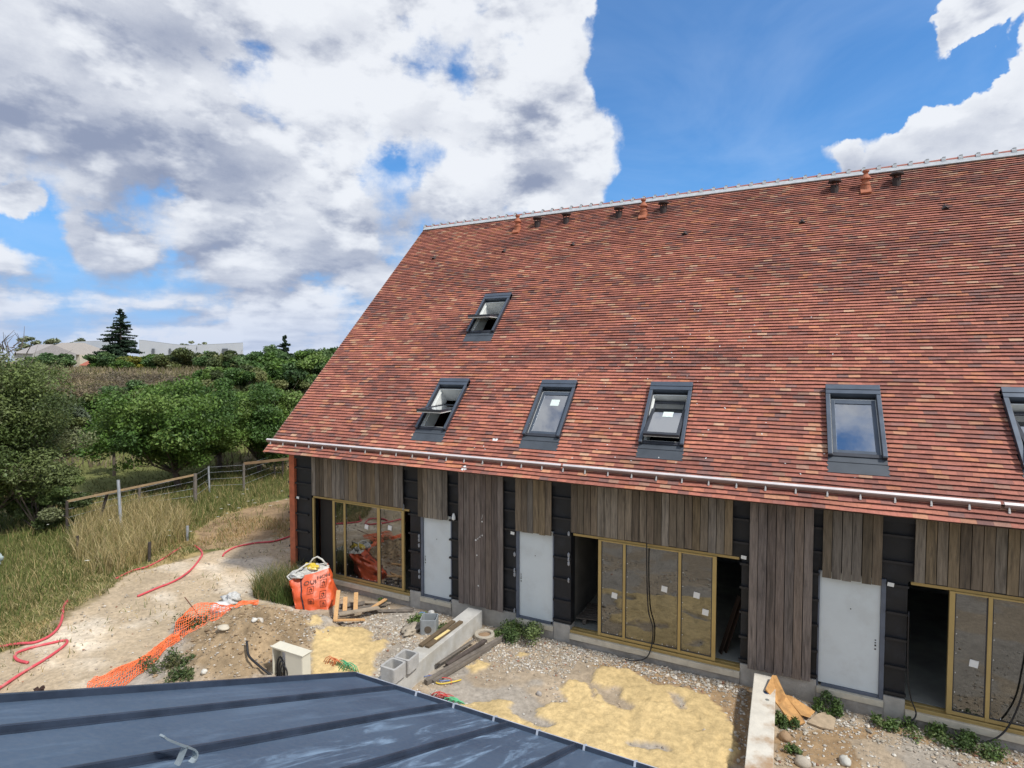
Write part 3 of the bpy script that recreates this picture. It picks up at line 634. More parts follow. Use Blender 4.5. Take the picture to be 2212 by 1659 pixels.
# skylights
def skylight(i, x0, v0, open_deg, label_kind=None):
    x1 = x0 + .95; v1 = v0 + 2.05
    f = MB()
    f.obox(rp(x0 + .04, (v0 + .30 + v1) / 2, .055), AX, (.04, (v1 - v0 - .30) / 2, .075))
    f.obox(rp(x1 - .04, (v0 + .30 + v1) / 2, .055), AX, (.04, (v1 - v0 - .30) / 2, .075))
    f.obox(rp((x0 + x1) / 2, v0 + .36, .02), AX, (.395, .04, .05))
    r = f.build('skylight', M_dark, house, bevel=.004)
    h = MB().obox(rp((x0 + x1) / 2, v1 - .035, .09), AX, (.475, .065, .065)).obox(rp((x0 + x1) / 2, v1 - .16, .075), AX, (.475, .05, .072))
    h.obox(rp(x0 + .035, (v0 + v1) / 2 + .08, .134), AX, (.036, (v1 - v0) / 2 - .24, .004)).obox(rp(x1 - .035, (v0 + v1) / 2 + .08, .134), AX, (.036, (v1 - v0) / 2 - .24, .004))
    h.build('hood', M_hood, r, bevel=.004)
    MB().obox(rp((x0 + x1) / 2, v1 - .103, .12), AX, (.46, .012, .02)).build('hood_groove', M_dark, r)
    ap = MB().obox(rp((x0 + x1) / 2, v0 + .08, .03), AX, (.49, .125, .006)).obox(rp((x0 + x1) / 2, v0 + .27, .035), AX, (.475, .075, .012)).build('apron', M_apron, r)
    MB().obox(rp((x0 + x1) / 2, v1 - .245, .0), AX, (.395, .04, .02)).build('top_shadow_band', M_black2, r)  # black panel painting the shadow beneath the hood
    # shaft lining
    L = MB(); a, b, c, d = x0 + .08, x1 - .08, v0 + .40, v1 - .28
    for (xx, s) in ((a, -1), (b, 1)): L.obox(rp(xx, (c + d) / 2, -.21), AX, (.012, (d - c) / 2, .24))
    L.obox(rp((a + b) / 2, c, -.21), AX, ((b - a) / 2, .012, .24)).obox(rp((a + b) / 2, d, -.21), AX, ((b - a) / 2, .012, .24)); L.build('shaft_lining', M_white, r)
    B = MB()
    for (xx, s) in ((a + .02, -1), (b - .02, 1)): B.obox(rp(xx, (c + d) / 2, -.05), AX, (.02, (d - c) / 2 - .02, .012))
    B.obox(rp((a + b) / 2, c + .03, .0), AX, ((b - a) / 2, .018, .014)); B.build('inner_ledge', M_white, r)
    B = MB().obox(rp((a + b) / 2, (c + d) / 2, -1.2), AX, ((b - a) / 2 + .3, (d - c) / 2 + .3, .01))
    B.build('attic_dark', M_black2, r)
    # sash
    pv = np.array(rp(0, (c + d) / 2, .005 if open_deg < 5 else .03)); al = rad(open_deg)
    u = np.array(AX[1]); n = np.array(AX[2])
    u2 = u * math.cos(al) - n * math.sin(al); n2 = n * math.cos(al) + u * math.sin(al)     # lower end swings out
    X = np.array((1., 0, 0)); mid = pv + X * (a + b) / 2; hw, hl = (b - a) / 2 - .012, (d - c) / 2 - .01
    A2 = (X, u2, n2)
    s = MB().obox(mid - X * (hw - .035), A2, (.035, hl, .03)).obox(mid + X * (hw - .035), A2, (.035, hl, .03)).obox(mid - u2 * (hl - .04), A2, (hw - .07, .04, .03)).obox(mid + u2 * (hl - .05), A2, (hw - .07, .05, .03))
    s.build('sash', M_dark if open_deg > 5 else M_hood, r, bevel=.004)
    s = MB().obox(mid - X * (hw - .04) - n2 * .045, A2, (.03, hl - .01, .014)).obox(mid + X * (hw - .04) - n2 * .045, A2, (.03, hl - .01, .014)).obox(mid - u2 * (hl - .045) - n2 * .045, A2, (hw - .07, .03, .014)).obox(mid + u2 * (hl - .045) - n2 * .045, A2, (hw - .07, .03, .014))
    s.build('sash_lining', M_white, r)
    MB().obox(mid + n2 * .008, A2, (hw - .07, hl - .08, .006)).build('glass', M_rglass, r)
    if label_kind: MB().obox(mid + u2 * label_kind[1] + X * label_kind[0] + n2 * .017, A2, (.11, .10, .002)).build('paper_label', M_paper, r)
    return r
skylight(0, HOLES[0][0], 4.62, 43); skylight(1, HOLES[1][0], .86, 43)
skylight(2, HOLES[2][0], .86, 0, (.03, .33)); skylight(3, HOLES[3][0], .85, 17, (.02, .12)); skylight(4, HOLES[4][0], .85, 0); skylight(5, HOLES[5][0], .85, 17)
# vents near the ridge
M_terra = mat('terracotta_vent', (.36, .12, .06), .75, 8., .3)
M_dkvent = mat('dark_vent', (.035, .022, .02), .75, 8., .3)
Z3 = ((1, 0, 0), (0, 1, 0), (0, 0, 1))
for X in (-9.03, -4.37, 1.93):
    b = np.array(rp(X, 10.62, .0))
    mb = MB().obox(rp(X, 10.55, .05), AX, (.13, .17, .035)).lathe(b, [(.125, -.02), (.115, .14), (.13, .15), (.12, .19), (.095, .20), (.085, .30), (.14, .31), (.13, .34), (.09, .40), (.06, .44), (.06, .50), (.085, .51), (.085, .56), (0, .57)], 14, Z3)
    mb.build('chimney_vent', M_terra, roof)
for X, v in ((-8.25, 10.7), (-7.14, 10.73), (-5.22, 10.7), (-3.72, 10.68), (1.17, 10.7), (2.67, 10.68)):
    b = np.array(rp(X, v, .0))
    mb = MB().lathe(b, [(.11, -.1), (.105, .13), (.085, .14), (.085, .2), (.085, .2)], 12, Z3)
    mb.lathe(b, [(.0, .29), (.17, .29), (.175, .33), (.13, .36), (0, .37)], 12, Z3)
    for k in range(4): 
        q = k * math.pi / 2 + .4; mb.box(b[0] + .1 * math.cos(q) - .012, b[0] + .1 * math.cos(q) + .012, b[1] + .1 * math.sin(q) - .012, b[1] + .1 * math.sin(q) + .012, b[2] + .13, b[2] + .28)
    mb.build('roof_vent', M_dkvent, roof)
for X in (-12.08, -9.1, -6.51, -2.87, .33, 3.58):
    mb = MB().add([rp(X - .11, 9.2, .02), rp(X + .11, 9.2, .02), rp(X, 9.2, .11), rp(X, 9.48, .03), rp(X - .13, 9.42, .02), rp(X + .13, 9.42, .02)], [(0, 2, 3, 4), (1, 5, 3, 2)])
    mb.build('vent_tile', M_dkvent, roof)
    MB().add([rp(X - .1, 9.205, .02), rp(X + .1, 9.205, .02), rp(X, 9.205, .10)], [(0, 1, 2)]).build('vent_mouth', M_black2, roof)
# bird droppings and foam specks on the tiles
rr = random.Random(9); mb = MB()
def speck(X, v, s):
    k = rr.uniform(1, 2.4); a = rr.uniform(0, 3)
    mb.obox(rp(X, v, .034), ((math.cos(a), math.sin(a) * SQ, math.sin(a) * SQ), (-math.sin(a), math.cos(a) * SQ, math.cos(a) * SQ), AX[2]), (s * k, s, .004))
for _ in range(110):
    X = rr.gauss(-2.6, 1.9); v = rr.uniform(.6, 6.2)
    if any(h[0] < X < h[1] and h[2] < v < h[3] for h in HOLES) and rr.random() < .9: continue
    if -13 < X < 5: speck(X, v, rr.uniform(.005, .010))
for X, v in ((-6.4, 1.0), (-6.33, 1.02), (-6.9, .08), (-6.85, .12)): speck(X, v, .03)
tag(mb.build('white_specks', M_sticker, roof), kind='stuff')
# cables hanging on the windows
def cable(name, pts, r, mt, label, cat, n=6, org=None, seg=6):
    P = [np.array(p, float) for p in pts]; out = []
    for i in range(len(P) - 1):
        p0, p1, p2, p3 = P[max(i - 1, 0)], P[i], P[i + 1], P[min(i + 2, len(P) - 1)]
        for k in range(seg):
            t = k / seg; out.append(.5 * ((2 * p1) + (p2 - p0) * t + (2 * p0 - 5 * p1 + 4 * p2 - p3) * t * t + (3 * p1 - p0 - 3 * p2 + p3) * t ** 3))
    out.append(P[-1]); return tag(MB().tube(out, r, n).build(name, mt, None, org or pts[0], smooth=True), label, cat)
M_cable = mat('black_rubber', (.012, .012, .014), .5)
cable('hanging_cable', [(-2.64, 11.96, 2.66), (-2.64, 12.0, 2.0), (-2.60, 12.0, 1.2), (-2.50, 12.01, .8), (-2.52, 11.96, .40), (-2.62, 11.9, .17), (-2.85, 11.82, .09), (-3.05, 11.8, .08)], .014, M_cable, 'black cable hanging from the timber cladding down the glass of the middle gold sliding window', 'cable')
cable('hanging_cable', [(3.78, 11.97, 2.66), (3.76, 12.0, 2.0), (3.70, 12.0, 1.3), (3.62, 12.0, .8), (3.45, 11.95, .35), (3.2, 11.88, .12), (2.9, 11.85, .07)], .014, M_cable, 'black cable hanging over the glass of the rightmost gold sliding window', 'cable')
cable('hanging_cable', [(2.06, 12.0, 2.1), (2.07, 11.99, 1.0), (2.12, 11.97, .55), (2.2, 11.93, .30), (2.12, 11.9, .15), (1.9, 11.86, .06), (1.7, 11.85, .05)], .013, M_cable, 'black cable trailing beside the black strip between the third white door and the gold window', 'cable')
# pallet and boards inside the middle unit
pal = MB()
for i in range(7): pal.obox((-3.95 + i * .02, 12.62 + i * .14, .44), ((.98, .2, 0), (-.2, .98, 0), (0, 0, 1)), (.5, .055, .011))
for k in (-1, 0, 1): pal.obox((-3.9 + k * .42, 13.05 + k * .08, .375), ((.98, .2, 0), (-.2, .98, 0), (0, 0, 1)), (.045, .5, .05))
tag(pal.build('pallet', mat('old_pallet', (.14, .12, .10), .9, 6., .3), None, (-3.9, 13, .3)), 'grey wooden pallet lying on the dark floor just inside the middle gold window', 'pallet')
for k, (x, lab) in enumerate(((-1.02, 'dark brown board leaning inside the open right end of the middle gold window, front one'), (-.93, 'dark brown board leaning inside the open right end of the middle gold window, rear one'))):
    tag(MB().beam((x - .15, 12.55 + k * .1, .31), (x + .2, 12.75 + k * .1, 1.55), .12, .025).build('leaning_board', mat('brown_plank', (.05, .03, .02), .8), None, (x, 12.6, .31)), lab, 'board', 'boards leaning inside the middle window')
# ================================================================ ZINC ROOFED BUILDING (foreground)
TZ = math.tan(rad(25)); CZ, SZ = math.cos(rad(25)), math.sin(rad(25))
def zp(X, y, n=0.): return (X, y + n * SZ, 4.4 + (2.93 - y) * TZ + n * CZ)      # y along ground; n above surface
ZAX = ((1, 0, 0), (0, CZ, -SZ), (0, SZ, CZ)); ZX0, ZX1, ZY0 = -2.68, 4.2, -1.2
zb_ = empty('zinc_roof_building', (-2.6, 2.8, 0), 'building in the foreground with a blue grey standing seam zinc roof', 'building')
def zinc_material():
    m = bpy.data.materials.new('zinc_sheet'); m.use_nodes = True; N = NT(m.node_tree); N.n.clear()
    tc = N.node('ShaderNodeTexCoord'); v = tc.outputs['Object']
    p = N.node('ShaderNodeBsdfPrincipled')
    n1 = N.noise(v, 1.6, 6, .6, .4); n2 = N.noise(N.vmath('MULTIPLY', v, (3., .5, .5)), 3.2, 8, .68, .6); n3 = N.noise(v, 26., 4, .7)
    base = N.mix(N.mr(n1, .3, .7, 0., 1.), (.050, .083, .135, 1), (.080, .122, .182, 1))
    mott = N.mix(N.mr(N.noise(v, 45., 4, .6), .4, .7, 0., .35), base, (.12, .15, .19, 1))
    # chalky runs, mostly on one strip of the roof
    sp = N.node('ShaderNodeSeparateXYZ'); N.link(v, sp.inputs[0])
    band = N.math('MULTIPLY', N.mr(sp.outputs[0], .55, .95, 0., 1., True), N.mr(sp.outputs[0], 1.25, 1.75, 1., .12, True))
    ch = N.math('MULTIPLY', N.mr(n2, .50, .68, 0., 1., True), N.math('ADD', N.math('MULTIPLY', band, .75), .16))
    c = N.mix(ch, mott, (.24, .34, .46, 1))
    sps = N.math('MULTIPLY', N.mr(n3, .735, .76, 0., 1.), N.math('ADD', band, .35))
    c = N.mix(N.math('MULTIPLY', sps, .8), c, (.75, .78, .80, 1))
    N.link(c, p.inputs['Base Color']); p.inputs['Metallic'].default_value = .1; p.inputs['Specular IOR Level'].default_value = .35
    N.link(N.math('ADD', N.mr(n1, .3, .7, .46, .60), N.math('MULTIPLY', ch, .3)), p.inputs['Roughness'])
    b = N.node('ShaderNodeBump'); b.inputs['Strength'].default_value = .25; b.inputs['Distance'].default_value = .02
    N.link(N.noise(v, 3., 4, .5), b.inputs['Height']); N.link(b.outputs[0], p.inputs['Normal'])
    o = N.node('ShaderNodeOutputMaterial'); N.link(p.outputs[0], o.inputs[0]); MATS['zinc_sheet'] = m; return m
M_zinc = zinc_material(); M_seam = mat('zinc_seam', (.040, .055, .085), .42, 6., .4, metal=.2); M_lip = mat('bright_zinc', (.55, .60, .68), .4, 8., .3, metal=.3)
yl = (2.93 - ZY0) / CZ / 2; ym = (2.93 + ZY0) / 2
zr = MB().obox(zp((ZX0 + ZX1) / 2, ym, -.02), ZAX, ((ZX1 - ZX0) / 2, yl, .02)).build('zinc_roof', M_zinc, zb_)
x = -2.33; k = 0
while x < ZX1:
    sb = MB().obox(zp(x, ym, .010), ZAX, (.008, yl - .005, .010)).obox(zp(x + .012, ym, .0015), ZAX, (.010, yl - .01, .0015)).tube([zp(x, ZY0 + .02, .021), zp(x, 2.90, .021)], .0055, 6)
    sb.obox(zp(x, 2.925, .012), ZAX, (.014, .012, .012)); sb.build('standing_seam', M_seam, zr); x += .43
MB().obox(zp(ZX0 + .010, ym, .008), ZAX, (.010, yl, .020)).obox(zp(ZX0 + .005, ym, -.07), ZAX, (.008, yl, .06)).build('verge_flashing', M_seam, zr)
e = MB().obox(zp((ZX0 + ZX1) / 2, 2.937, .0), ZAX, ((ZX1 - ZX0) / 2, .008, .022)).obox(zp((ZX0 + ZX1) / 2, 2.95, -.055), ZAX, ((ZX1 - ZX0) / 2, .006, .045)); e.build('eave_flashing', M_seam, zr)
MB().tube([zp(ZX0, 2.951, .012), zp(ZX1, 2.951, .012)], .012, 8).build('eave_lip', M_lip, zr)
mb = MB(); x = -2.15
while x < ZX1: mb.obox(zp(x, 2.945, .008), ZAX, (.006, .022, .018)); x += .29
mb.each('eave_clip', M_lip, zr)
mb = MB().box(ZX0 + .12, ZX1, -6, 2.72, -.3, 3.9); mb.add([(ZX0 + .12, 2.72, 3.9), (ZX0 + .12, 2.72, 4.40), (ZX0 + .12, ZY0, 6.15), (ZX0 + .12, ZY0, 3.9), (ZX1, 2.72, 3.9), (ZX1, 2.72, 4.40), (ZX1, ZY0, 6.15), (ZX1, ZY0, 3.9)], [(0, 1, 2, 3), (7, 6, 5, 4), (0, 4, 5, 1), (2, 6, 7, 3), (1, 5, 6, 2)])
mb.build('wall', mat('render_wall', (.5, .47, .41), .9, 3., .15), zb_)
# bent steel roof hook standing on the zinc, near the camera
hk = MB(); X0 = -1.83
def onX(x, y, X=X0):
    r = ray(x, y); p = CAMP + r * (X / r[0]); return p
zbpx = lambda x, y: ((x * .38879) / 1.15729, (1300 + y * .38879) / 1.15729)
def strip(pts, wd, th):
    P = [onX(*zbpx(*q)) for q in pts]; V_ = []; n = len(P)
    for i, p in enumerate(P):
        d = P[min(i + 1, n - 1)] - P[max(i - 1, 0)]; d /= np.linalg.norm(d); u = np.cross(d, (1., 0, 0)) * th / 2; w_ = np.array((wd / 2, 0, 0))
        V_ += [p - w_ - u, p + w_ - u, p + w_ + u, p - w_ + u]
    F_ = [(4 * i + k, 4 * i + (k + 1) % 4, 4 * i + 4 + (k + 1) % 4, 4 * i + 4 + k) for i in range(n - 1) for k in range(4)] + [(3, 2, 1, 0), (4 * n - 4, 4 * n - 3, 4 * n - 2, 4 * n - 1)]
    hk.add(V_, F_)
strip([(1042, 1386), (1060, 1402), (1110, 1425), (1165, 1447), (1215, 1462), (1240, 1472), (1255, 1488), (1258, 1510), (1250, 1532), (1232, 1555), (1205, 1575), (1180, 1610)], .024, .006)
strip([(1190, 1456), (1172, 1500), (1150, 1550), (1118, 1612)], .024, .006)
hk.build('roof_hook', mat('galvanised', (.36, .42, .44), .4, 12., .3, metal=.5), zr)
# ================================================================ YARD OBJECTS
def gz(x, y): return float(gheight(np.array([x]), np.array([y]))[0])
# retaining walls
def retaining(x0, x1, y0, y1, zt, label, stain):
    mb = MB().box(x0, x1, y0, y1, -.4, zt)
    o = mb.build('retaining_wall', stain, None, ((x0 + x1) / 2, y1, 0), bevel=.012)
    return tag(o, label, 'wall')
M_cw = mat('cast_concrete', (.47, .46, .43), .9, 4., .16, bump=.3, bscale=35., tint=(.36, .33, .27), tintamt=.6, tscale=1.5)
M_cw2 = mat('muddy_concrete', (.62, .58, .50), .9, 4., .14, bump=.4, bscale=35., tint=(.36, .22, .11), tintamt=.9, tscale=1.15)
retaining(-7.07, -6.67, 7.6, 11.87, .42, 'low concrete wall with two hollow concrete blocks and dark boards lying on its top', M_cw)
retaining(-.46, -.07, 5.2, 11.78, .45, 'low concrete wall stained with brown mud, a broken board leaning on its far end', M_cw2)
mb = MB().lathe((-.22, 11.15, .452), [(0, .004), (.045, .004), (.05, 0)], 12); tag(mb.build('lid_disc', mat('navy_cap', (.02, .04, .09), .5), None, (-.22, 11.15, .45)), 'small round dark blue plastic cap on the mud stained concrete wall', 'disc')
mb = MB().lathe((-.20, 10.92, .452), [(0, .004), (.03, .004), (.035, 0)], 12); tag(mb.build('lid_disc', mat('grey_cap', (.2, .2, .18), .7), None, (-.20, 10.92, .45)), 'small round grey cap on the mud stained wall beside the dark blue cap', 'disc')
# hollow blocks
def hollow(cx, cy, z0, s, h, wall, rot, mt, label, cat, floor=True, group=None):
    mb = MB(); hs = s / 2; hi = hs - wall
    def rr_(hh, z):
        r = .05 if hh == hs else .04; out = []
        for (sx, sy, a0) in ((1, 1, 0), (-1, 1, 90), (-1, -1, 180), (1, -1, 270)):
            for k in range(4):
                q = rad(a0 + k * 30); out.append((sx * (hh - r) + r * math.cos(q), sy * (hh - r) + r * math.sin(q), z))
        return out
    rings = [rr_(hs, 0), rr_(hs, h), rr_(hi, h), rr_(hi, .04)]
    V_ = [p for R_ in rings for p in R_]; n = 16; F_ = []
    for i in range(3):
        for k in range(n): F_.append((i * n + k, i * n + (k + 1) % n, (i + 1) * n + (k + 1) % n, (i + 1) * n + k))
    F_.append(tuple(range(n))[::-1]); F_.append(tuple(3 * n + k for k in range(n)))
    c, s_ = math.cos(rot), math.sin(rot)
    mb.add([(cx + x * c - y * s_, cy + x * s_ + y * c, z0 + z) for x, y, z in V_], F_)
    return tag(mb.build('hollow_block', mt, None, (cx, cy, z0), bevel=.004), label, cat, group)
M_blk = mat('block_grey', (.40, .39, .37), .92, 8., .18, bump=.5, bscale=60., tint=(.27, .25, .22), tintamt=.5, tscale=3.)
hollow(-6.77, 8.93, .42, .375, .27, .045, .03, M_blk, 'hollow square concrete block on the low wall, nearer the dark boards', 'concrete block')
hollow(-6.80, 8.54, .42, .375, .27, .045, -.02, M_blk, 'hollow square concrete block on the low wall, closest to the zinc roof', 'concrete block')
M_pl = mat('grey_plastic', (.27, .29, .30), .6, 6., .15, tint=(.35, .32, .27), tintamt=.5, tscale=4.)
jb = hollow(-7.72, 11.10, gz(-7.72, 11.1), .40, .36, .022, .42, M_pl, 'open grey square inspection box with a round hole standing in the gravel', 'inspection box'); jb.name = 'inspection_box'; ORG['inspection_box'] = ORG[list(ORG)[-1]]
c, s_ = math.cos(.42), math.sin(.42)
fx, fy = -7.72 + s_ * .202, 11.10 - c * .202
MB().lathe((fx, fy, gz(-7.72, 11.1) + .13), [(0, .004), (.085, .004), (.09, 0)], 18, ((c, s_, 0), (0, 0, 1), (s_, -c, 0))).build('round_hole', mat('hole_brown', (.10, .08, .06), .9), jb)
# concrete ring with sand
rg = MB().lathe((-6.36, 11.42, gz(-6.36, 11.42)), [(.235, -.1), (.24, .10), (.225, .115), (.165, .115), (.155, .10), (.155, .05)], 32).build('concrete_ring', mat('ring_concrete', (.40, .36, .29), .9, 8., .2, bump=.4), None, (-6.36, 11.42, 0))
tag(rg, 'round concrete ring filled with earth lying behind the low wall', 'concrete ring')
MB().lathe((-6.36, 11.42, gz(-6.36, 11.42)), [(.157, .055), (.1, .085), (0, .075)], 24).build('earth_fill', mat('fill_earth', (.30, .20, .12), .95, 12., .3), rg, smooth=True)
# crumpled dirty sack by the inspection box
def blob(name, c, r, mt, label, cat, seed=0, amp=.25, n=(24, 14), group=None, flat=.0, fr=3.):
    V_ = []; 
    for j in range(n[1] + 1):
        th = math.pi * j / n[1]
        for i in range(n[0]):
            ph = 2 * math.pi * i / n[0]; d = np.array((math.sin(th) * math.cos(ph), math.sin(th) * math.sin(ph), math.cos(th)))
            k = 1 + amp * (float(fbm(np.array([d[0] * fr + seed]), np.array([d[1] * fr + d[2] * fr * 1.3 + seed * 3]), seed, 4, .6)[0]) - .5) * 2
            p = d * k * np.array(r); p[2] = max(p[2], -flat if flat else -9); V_.append(np.array(c) + p)
    F_ = []
    for j in range(n[1]):
        for i in range(n[0]): F_.append((j * n[0] + i, (j + 1) * n[0] + i, (j + 1) * n[0] + (i + 1) % n[0], j * n[0] + (i + 1) % n[0]))
    o = MB().add(V_, F_).build(name, mt, None, (c[0], c[1], c[2] - r[2]), smooth=True)
    return tag(o, label, cat, group) if label else o
M_sack = mat('dusty_sheet', (.36, .31, .24), .9, 6., .3, bump=.5, bscale=12.)
blob('crumpled_sheet', (-8.12, 10.95, .03), (.2, .34, .10), M_sack, 'crumpled dusty beige sheet half buried beside the grey inspection box', 'sheet', 4, .6)
M_rag = mat('white_plastic', (.72, .72, .70), .5, 9., .15, bump=.6, bscale=25.)
blob('plastic_sack', (-13.0, 9.45, .14), (.42, .22, .17), M_rag, 'white plastic sack lying under the orange barrier netting', 'sack', 6, .35, (30, 18))
blob('plastic_sack', (-13.45, 10.0, .12), (.27, .2, .17), mat('grey_rag', (.52, .52, .50), .8, 12., .4, bump=.8, bscale=20.), 'crumpled grey white rag bundle beside the white plastic sack and grass tuft', 'sack', 8, .75, (36, 22), fr=2.2)
blob('plastic_wrap', (-12.6, 11.6, .10), (.42, .20, .12), mat('aqua_wrap', (.42, .52, .50), .4, 9., .4, bump=.8, bscale=16.), 'crumpled pale blue green plastic wrap on gravel left of the orange bag', 'plastic wrap', 12, .5, (30, 16))
blob('plastic_bottle', (-8.35, 11.72, .05), (.13, .06, .05), mat('blue_plastic', (.15, .25, .40), .4, 9., .4), 'crumpled blue plastic scrap by the first white door step', 'plastic scrap', 14, .4)
blob('plastic_wrap', (-22.6, 8.3, .3), (.35, .3, .25), mat('pale_wrap', (.42, .50, .48), .5, 9., .4, bump=.6), 'pale grey plastic wrap caught in the grass at the left edge', 'plastic wrap', 15, .45)
# orange bulk bag
def bag():
    B0 = [(-11.52, 10.42), (-10.72, 10.80), (-11.02, 11.55), (-11.85, 11.12)]
    q3 = lambda x, y, z: (*onZ((660 + x * .33759) / 1.15729, (1300 + y * .33759) / 1.15729, z), z)
    T0 = [q3(188, 445, .74), q3(492, 352, .86), q3(470, 318, .88), q3(250, 395, .80)]
    z0 = .02; n = 16; mz = 16; V_ = []; 
    per = 4 * n
    for j in range(mz + 1):
        t = j / mz
        for k in range(per):
            s = k // n; f = (k % n) / n
            a = np.array(B0[s] + (z0,)); b = np.array(B0[(s + 1) % 4] + (z0,)); c = np.array(T0[s]); d = np.array(T0[(s + 1) % 4])
            p = (a * (1 - f) + b * f) * (1 - t) + (c * (1 - f) + d * f) * t
            e1 = (b - a); nrm = np.array((e1[1], -e1[0], 0)); nrm /= np.linalg.norm(nrm)
            bulge = .09 * math.sin(math.pi * f) * math.sin(math.pi * min(t * 1.1 + .05, 1)) 
            wr = (float(fbm(np.array([k * .21]), np.array([t * 5.]), 3, 3, .6)[0]) - .5) * .17 + (float(vn(np.array([k * .35 + t * 3]), np.array([t * 9.]), 9)) - .5) * .055
            p = p + nrm * (bulge + wr); V_.append(p)
    F_ = [(j * per + k, j * per + (k + 1) % per, (j + 1) * per + (k + 1) % per, (j + 1) * per + k) for j in range(mz) for k in range(per)]
    r = empty('rubble_bag', (-11.3, 10.9, 0), 'bright orange bulk waste bag with black lettering standing by the corner of the tiled house', 'bag')
    body = MB().add(V_, F_).build('bag_body', mat('orange_fabric', (.62, .095, .025), .42, 5., .22, bump=.5, bscale=9., tint=(.35, .06, .02), tintamt=.35, tscale=5.), r, smooth=True)
    top = [V_[mz * per + k] for k in range(per)]; cen = sum(top) / per
    o = MB(); lay = [top]
    for q, up in ((.85, .03), (.6, .07), (.3, .13)):
        lay.append([cen + (p - cen) * q + np.array((0, 0, up + random.uniform(-.03, .03))) for p in top])
    VV = [p for L_ in lay for p in L_] + [cen + np.array((0, 0, .14))]
    FF = [(i * per + k, i * per + (k + 1) % per, (i + 1) * per + (k + 1) % per, (i + 1) * per + k) for i in range(3) for k in range(per)] + [(3 * per + k, 3 * per + (k + 1) % per, 4 * per) for k in range(per)]
    MB().add(VV, FF).build('bag_filling', mat('waste_filling', (.50, .49, .45), .7, 7., .5, bump=.9, bscale=14.), r, smooth=True)
    return r, V_, per, n, mz
bg_, BV, per, bn, bmz = bag()
def fpt(s, f, t, out=.02):                    # point on a bag side, slightly proud of the cloth
    k = s * bn + f * bn; j = t * bmz; k0, j0 = int(k), int(j); fk, fj = k - k0, j - j0
    g = lambda a, b: np.array(BV[min(b, bmz) * per + a % per])
    p = (g(k0, j0) * (1 - fk) + g(k0 + 1, j0) * fk) * (1 - fj) + (g(k0, j0 + 1) * (1 - fk) + g(k0 + 1, j0 + 1) * fk) * fj
    e = g(s * bn + bn, 0) - g(s * bn, 0); nr = np.array((e[1], -e[0], 0)); nr /= np.linalg.norm(nr); return p + nr * out
M_ink = mat('black_ink', (.05, .02, .015), .6)
mb = MB()
for i in range(15): 
    t0, t1 = i / 15, (i + 1) / 15
    a, b = fpt(0, .27, t0), fpt(0, .27, t1); mb.beam(a, b, .035, .006, up=(.4, -.9, 0))
mb.build('black_strap', mat('strap_black', (.03, .02, .03), .7), bg_)
q3 = lambda x, y, z: (*onZ((660 + x * .33759) / 1.15729, (1300 + y * .33759) / 1.15729, z), z)
for pts in ([q3(205, 420, .8), q3(240, 380, .95), q3(310, 330, 1.05), q3(350, 320, 1.0)], [q3(330, 330, .95), q3(365, 285, 1.1), q3(395, 272, 1.14), q3(430, 292, 1.1), q3(465, 335, .92)], [q3(190, 440, .75), q3(172, 420, .78), q3(215, 380, .85), q3(300, 360, .92)]):
    MB().tube(pts, .024, 6).build('lifting_loop', mat('loop_white', (.55, .54, .50), .8), bg_, smooth=True)
_y = q3(355, 345, .93); _w = q3(245, 400, .84)
yb = blob('yellow_sack', (_y[0], _y[1], .93), (.24, .14, .09), mat('yellow_plastic', (.75, .55, .05), .4, 9., .6, bump=.6, bscale=20., tint=(.8, .8, .75), tintamt=.9, tscale=9.), 'crumpled yellow and white packaging on top of the orange bulk bag', 'packaging', 21, .5, (26, 14))
blob('rubbish_sheet', (_w[0], _w[1], .82), (.20, .18, .09), mat('dirty_white', (.50, .50, .47), .8, 9., .4, bump=.8, bscale=20.), 'dirty white plastic sheet bulging over the left rim of the orange bag', 'plastic sheet', 22, .5, (26, 14))
def text_on(txt, s, f, t, size, slant=0):
    cu = bpy.data.curves.new('lettering', 'FONT'); cu.body = txt; cu.size = size; cu.extrude = .001
    o = bpy.data.objects.new('tmp', cu); COL.objects.link(o); bpy.context.view_layer.update()
    me = bpy.data.meshes.new_from_object(o.evaluated_get(bpy.context.evaluated_depsgraph_get())); bpy.data.objects.remove(o)
    p0 = fpt(s, f, t, .05); p1 = fpt(s, min(f + .25, .99), t, .05); ex = (p1 - p0) / np.linalg.norm(p1 - p0); pu = fpt(s, f, min(t + .12, 1), .05); ey = pu - p0; ey -= ex * (ey @ ex); ey /= np.linalg.norm(ey); ez = np.cross(ex, ey)
    og = ORG[bg_.name]
    for v in me.vertices:
        c = p0 + ex * v.co.x * 1.25 + ey * v.co.y + ez * v.co.z; v.co = (c[0] - og.x, c[1] - og.y, c[2] - og.z)
    link_mesh('lettering', me, M_ink, bg_, og, False)
text_on('OUI', 0, .36, .74, .15); text_on('NON', 0, .70, .82, .12)
pm = MB()
def pline(s, pts, wd=.008):
    for a, b in zip(pts[:-1], pts[1:]): pm.beam(fpt(s, *a, .024), fpt(s, *b, .024), wd, .004, up=(.4, -.9, 0))
for f0, t0, t1 in ((.44, .50, .66), (.45, .22, .36), (.76, .58, .76), (.77, .34, .50), (.78, .12, .27)):
    pline(0, [(f0, t0), (f0 + .16, t0), (f0 + .16, t1), (f0, t1), (f0, t0)])
    pline(0, [(f0 + .03, t0 + .03), (f0 + .08, t1 - .04), (f0 + .13, t0 + .03)]); pline(0, [(f0 + .03, t1 - .05), (f0 + .13, t1 - .07)])
    pline(0, [(f0 + .05, t0 + .07), (f0 + .08, t0 + .02), (f0 + .12, t0 + .09), (f0 + .08, t1 - .03)])
pm.build('pictogram', M_ink, bg_)
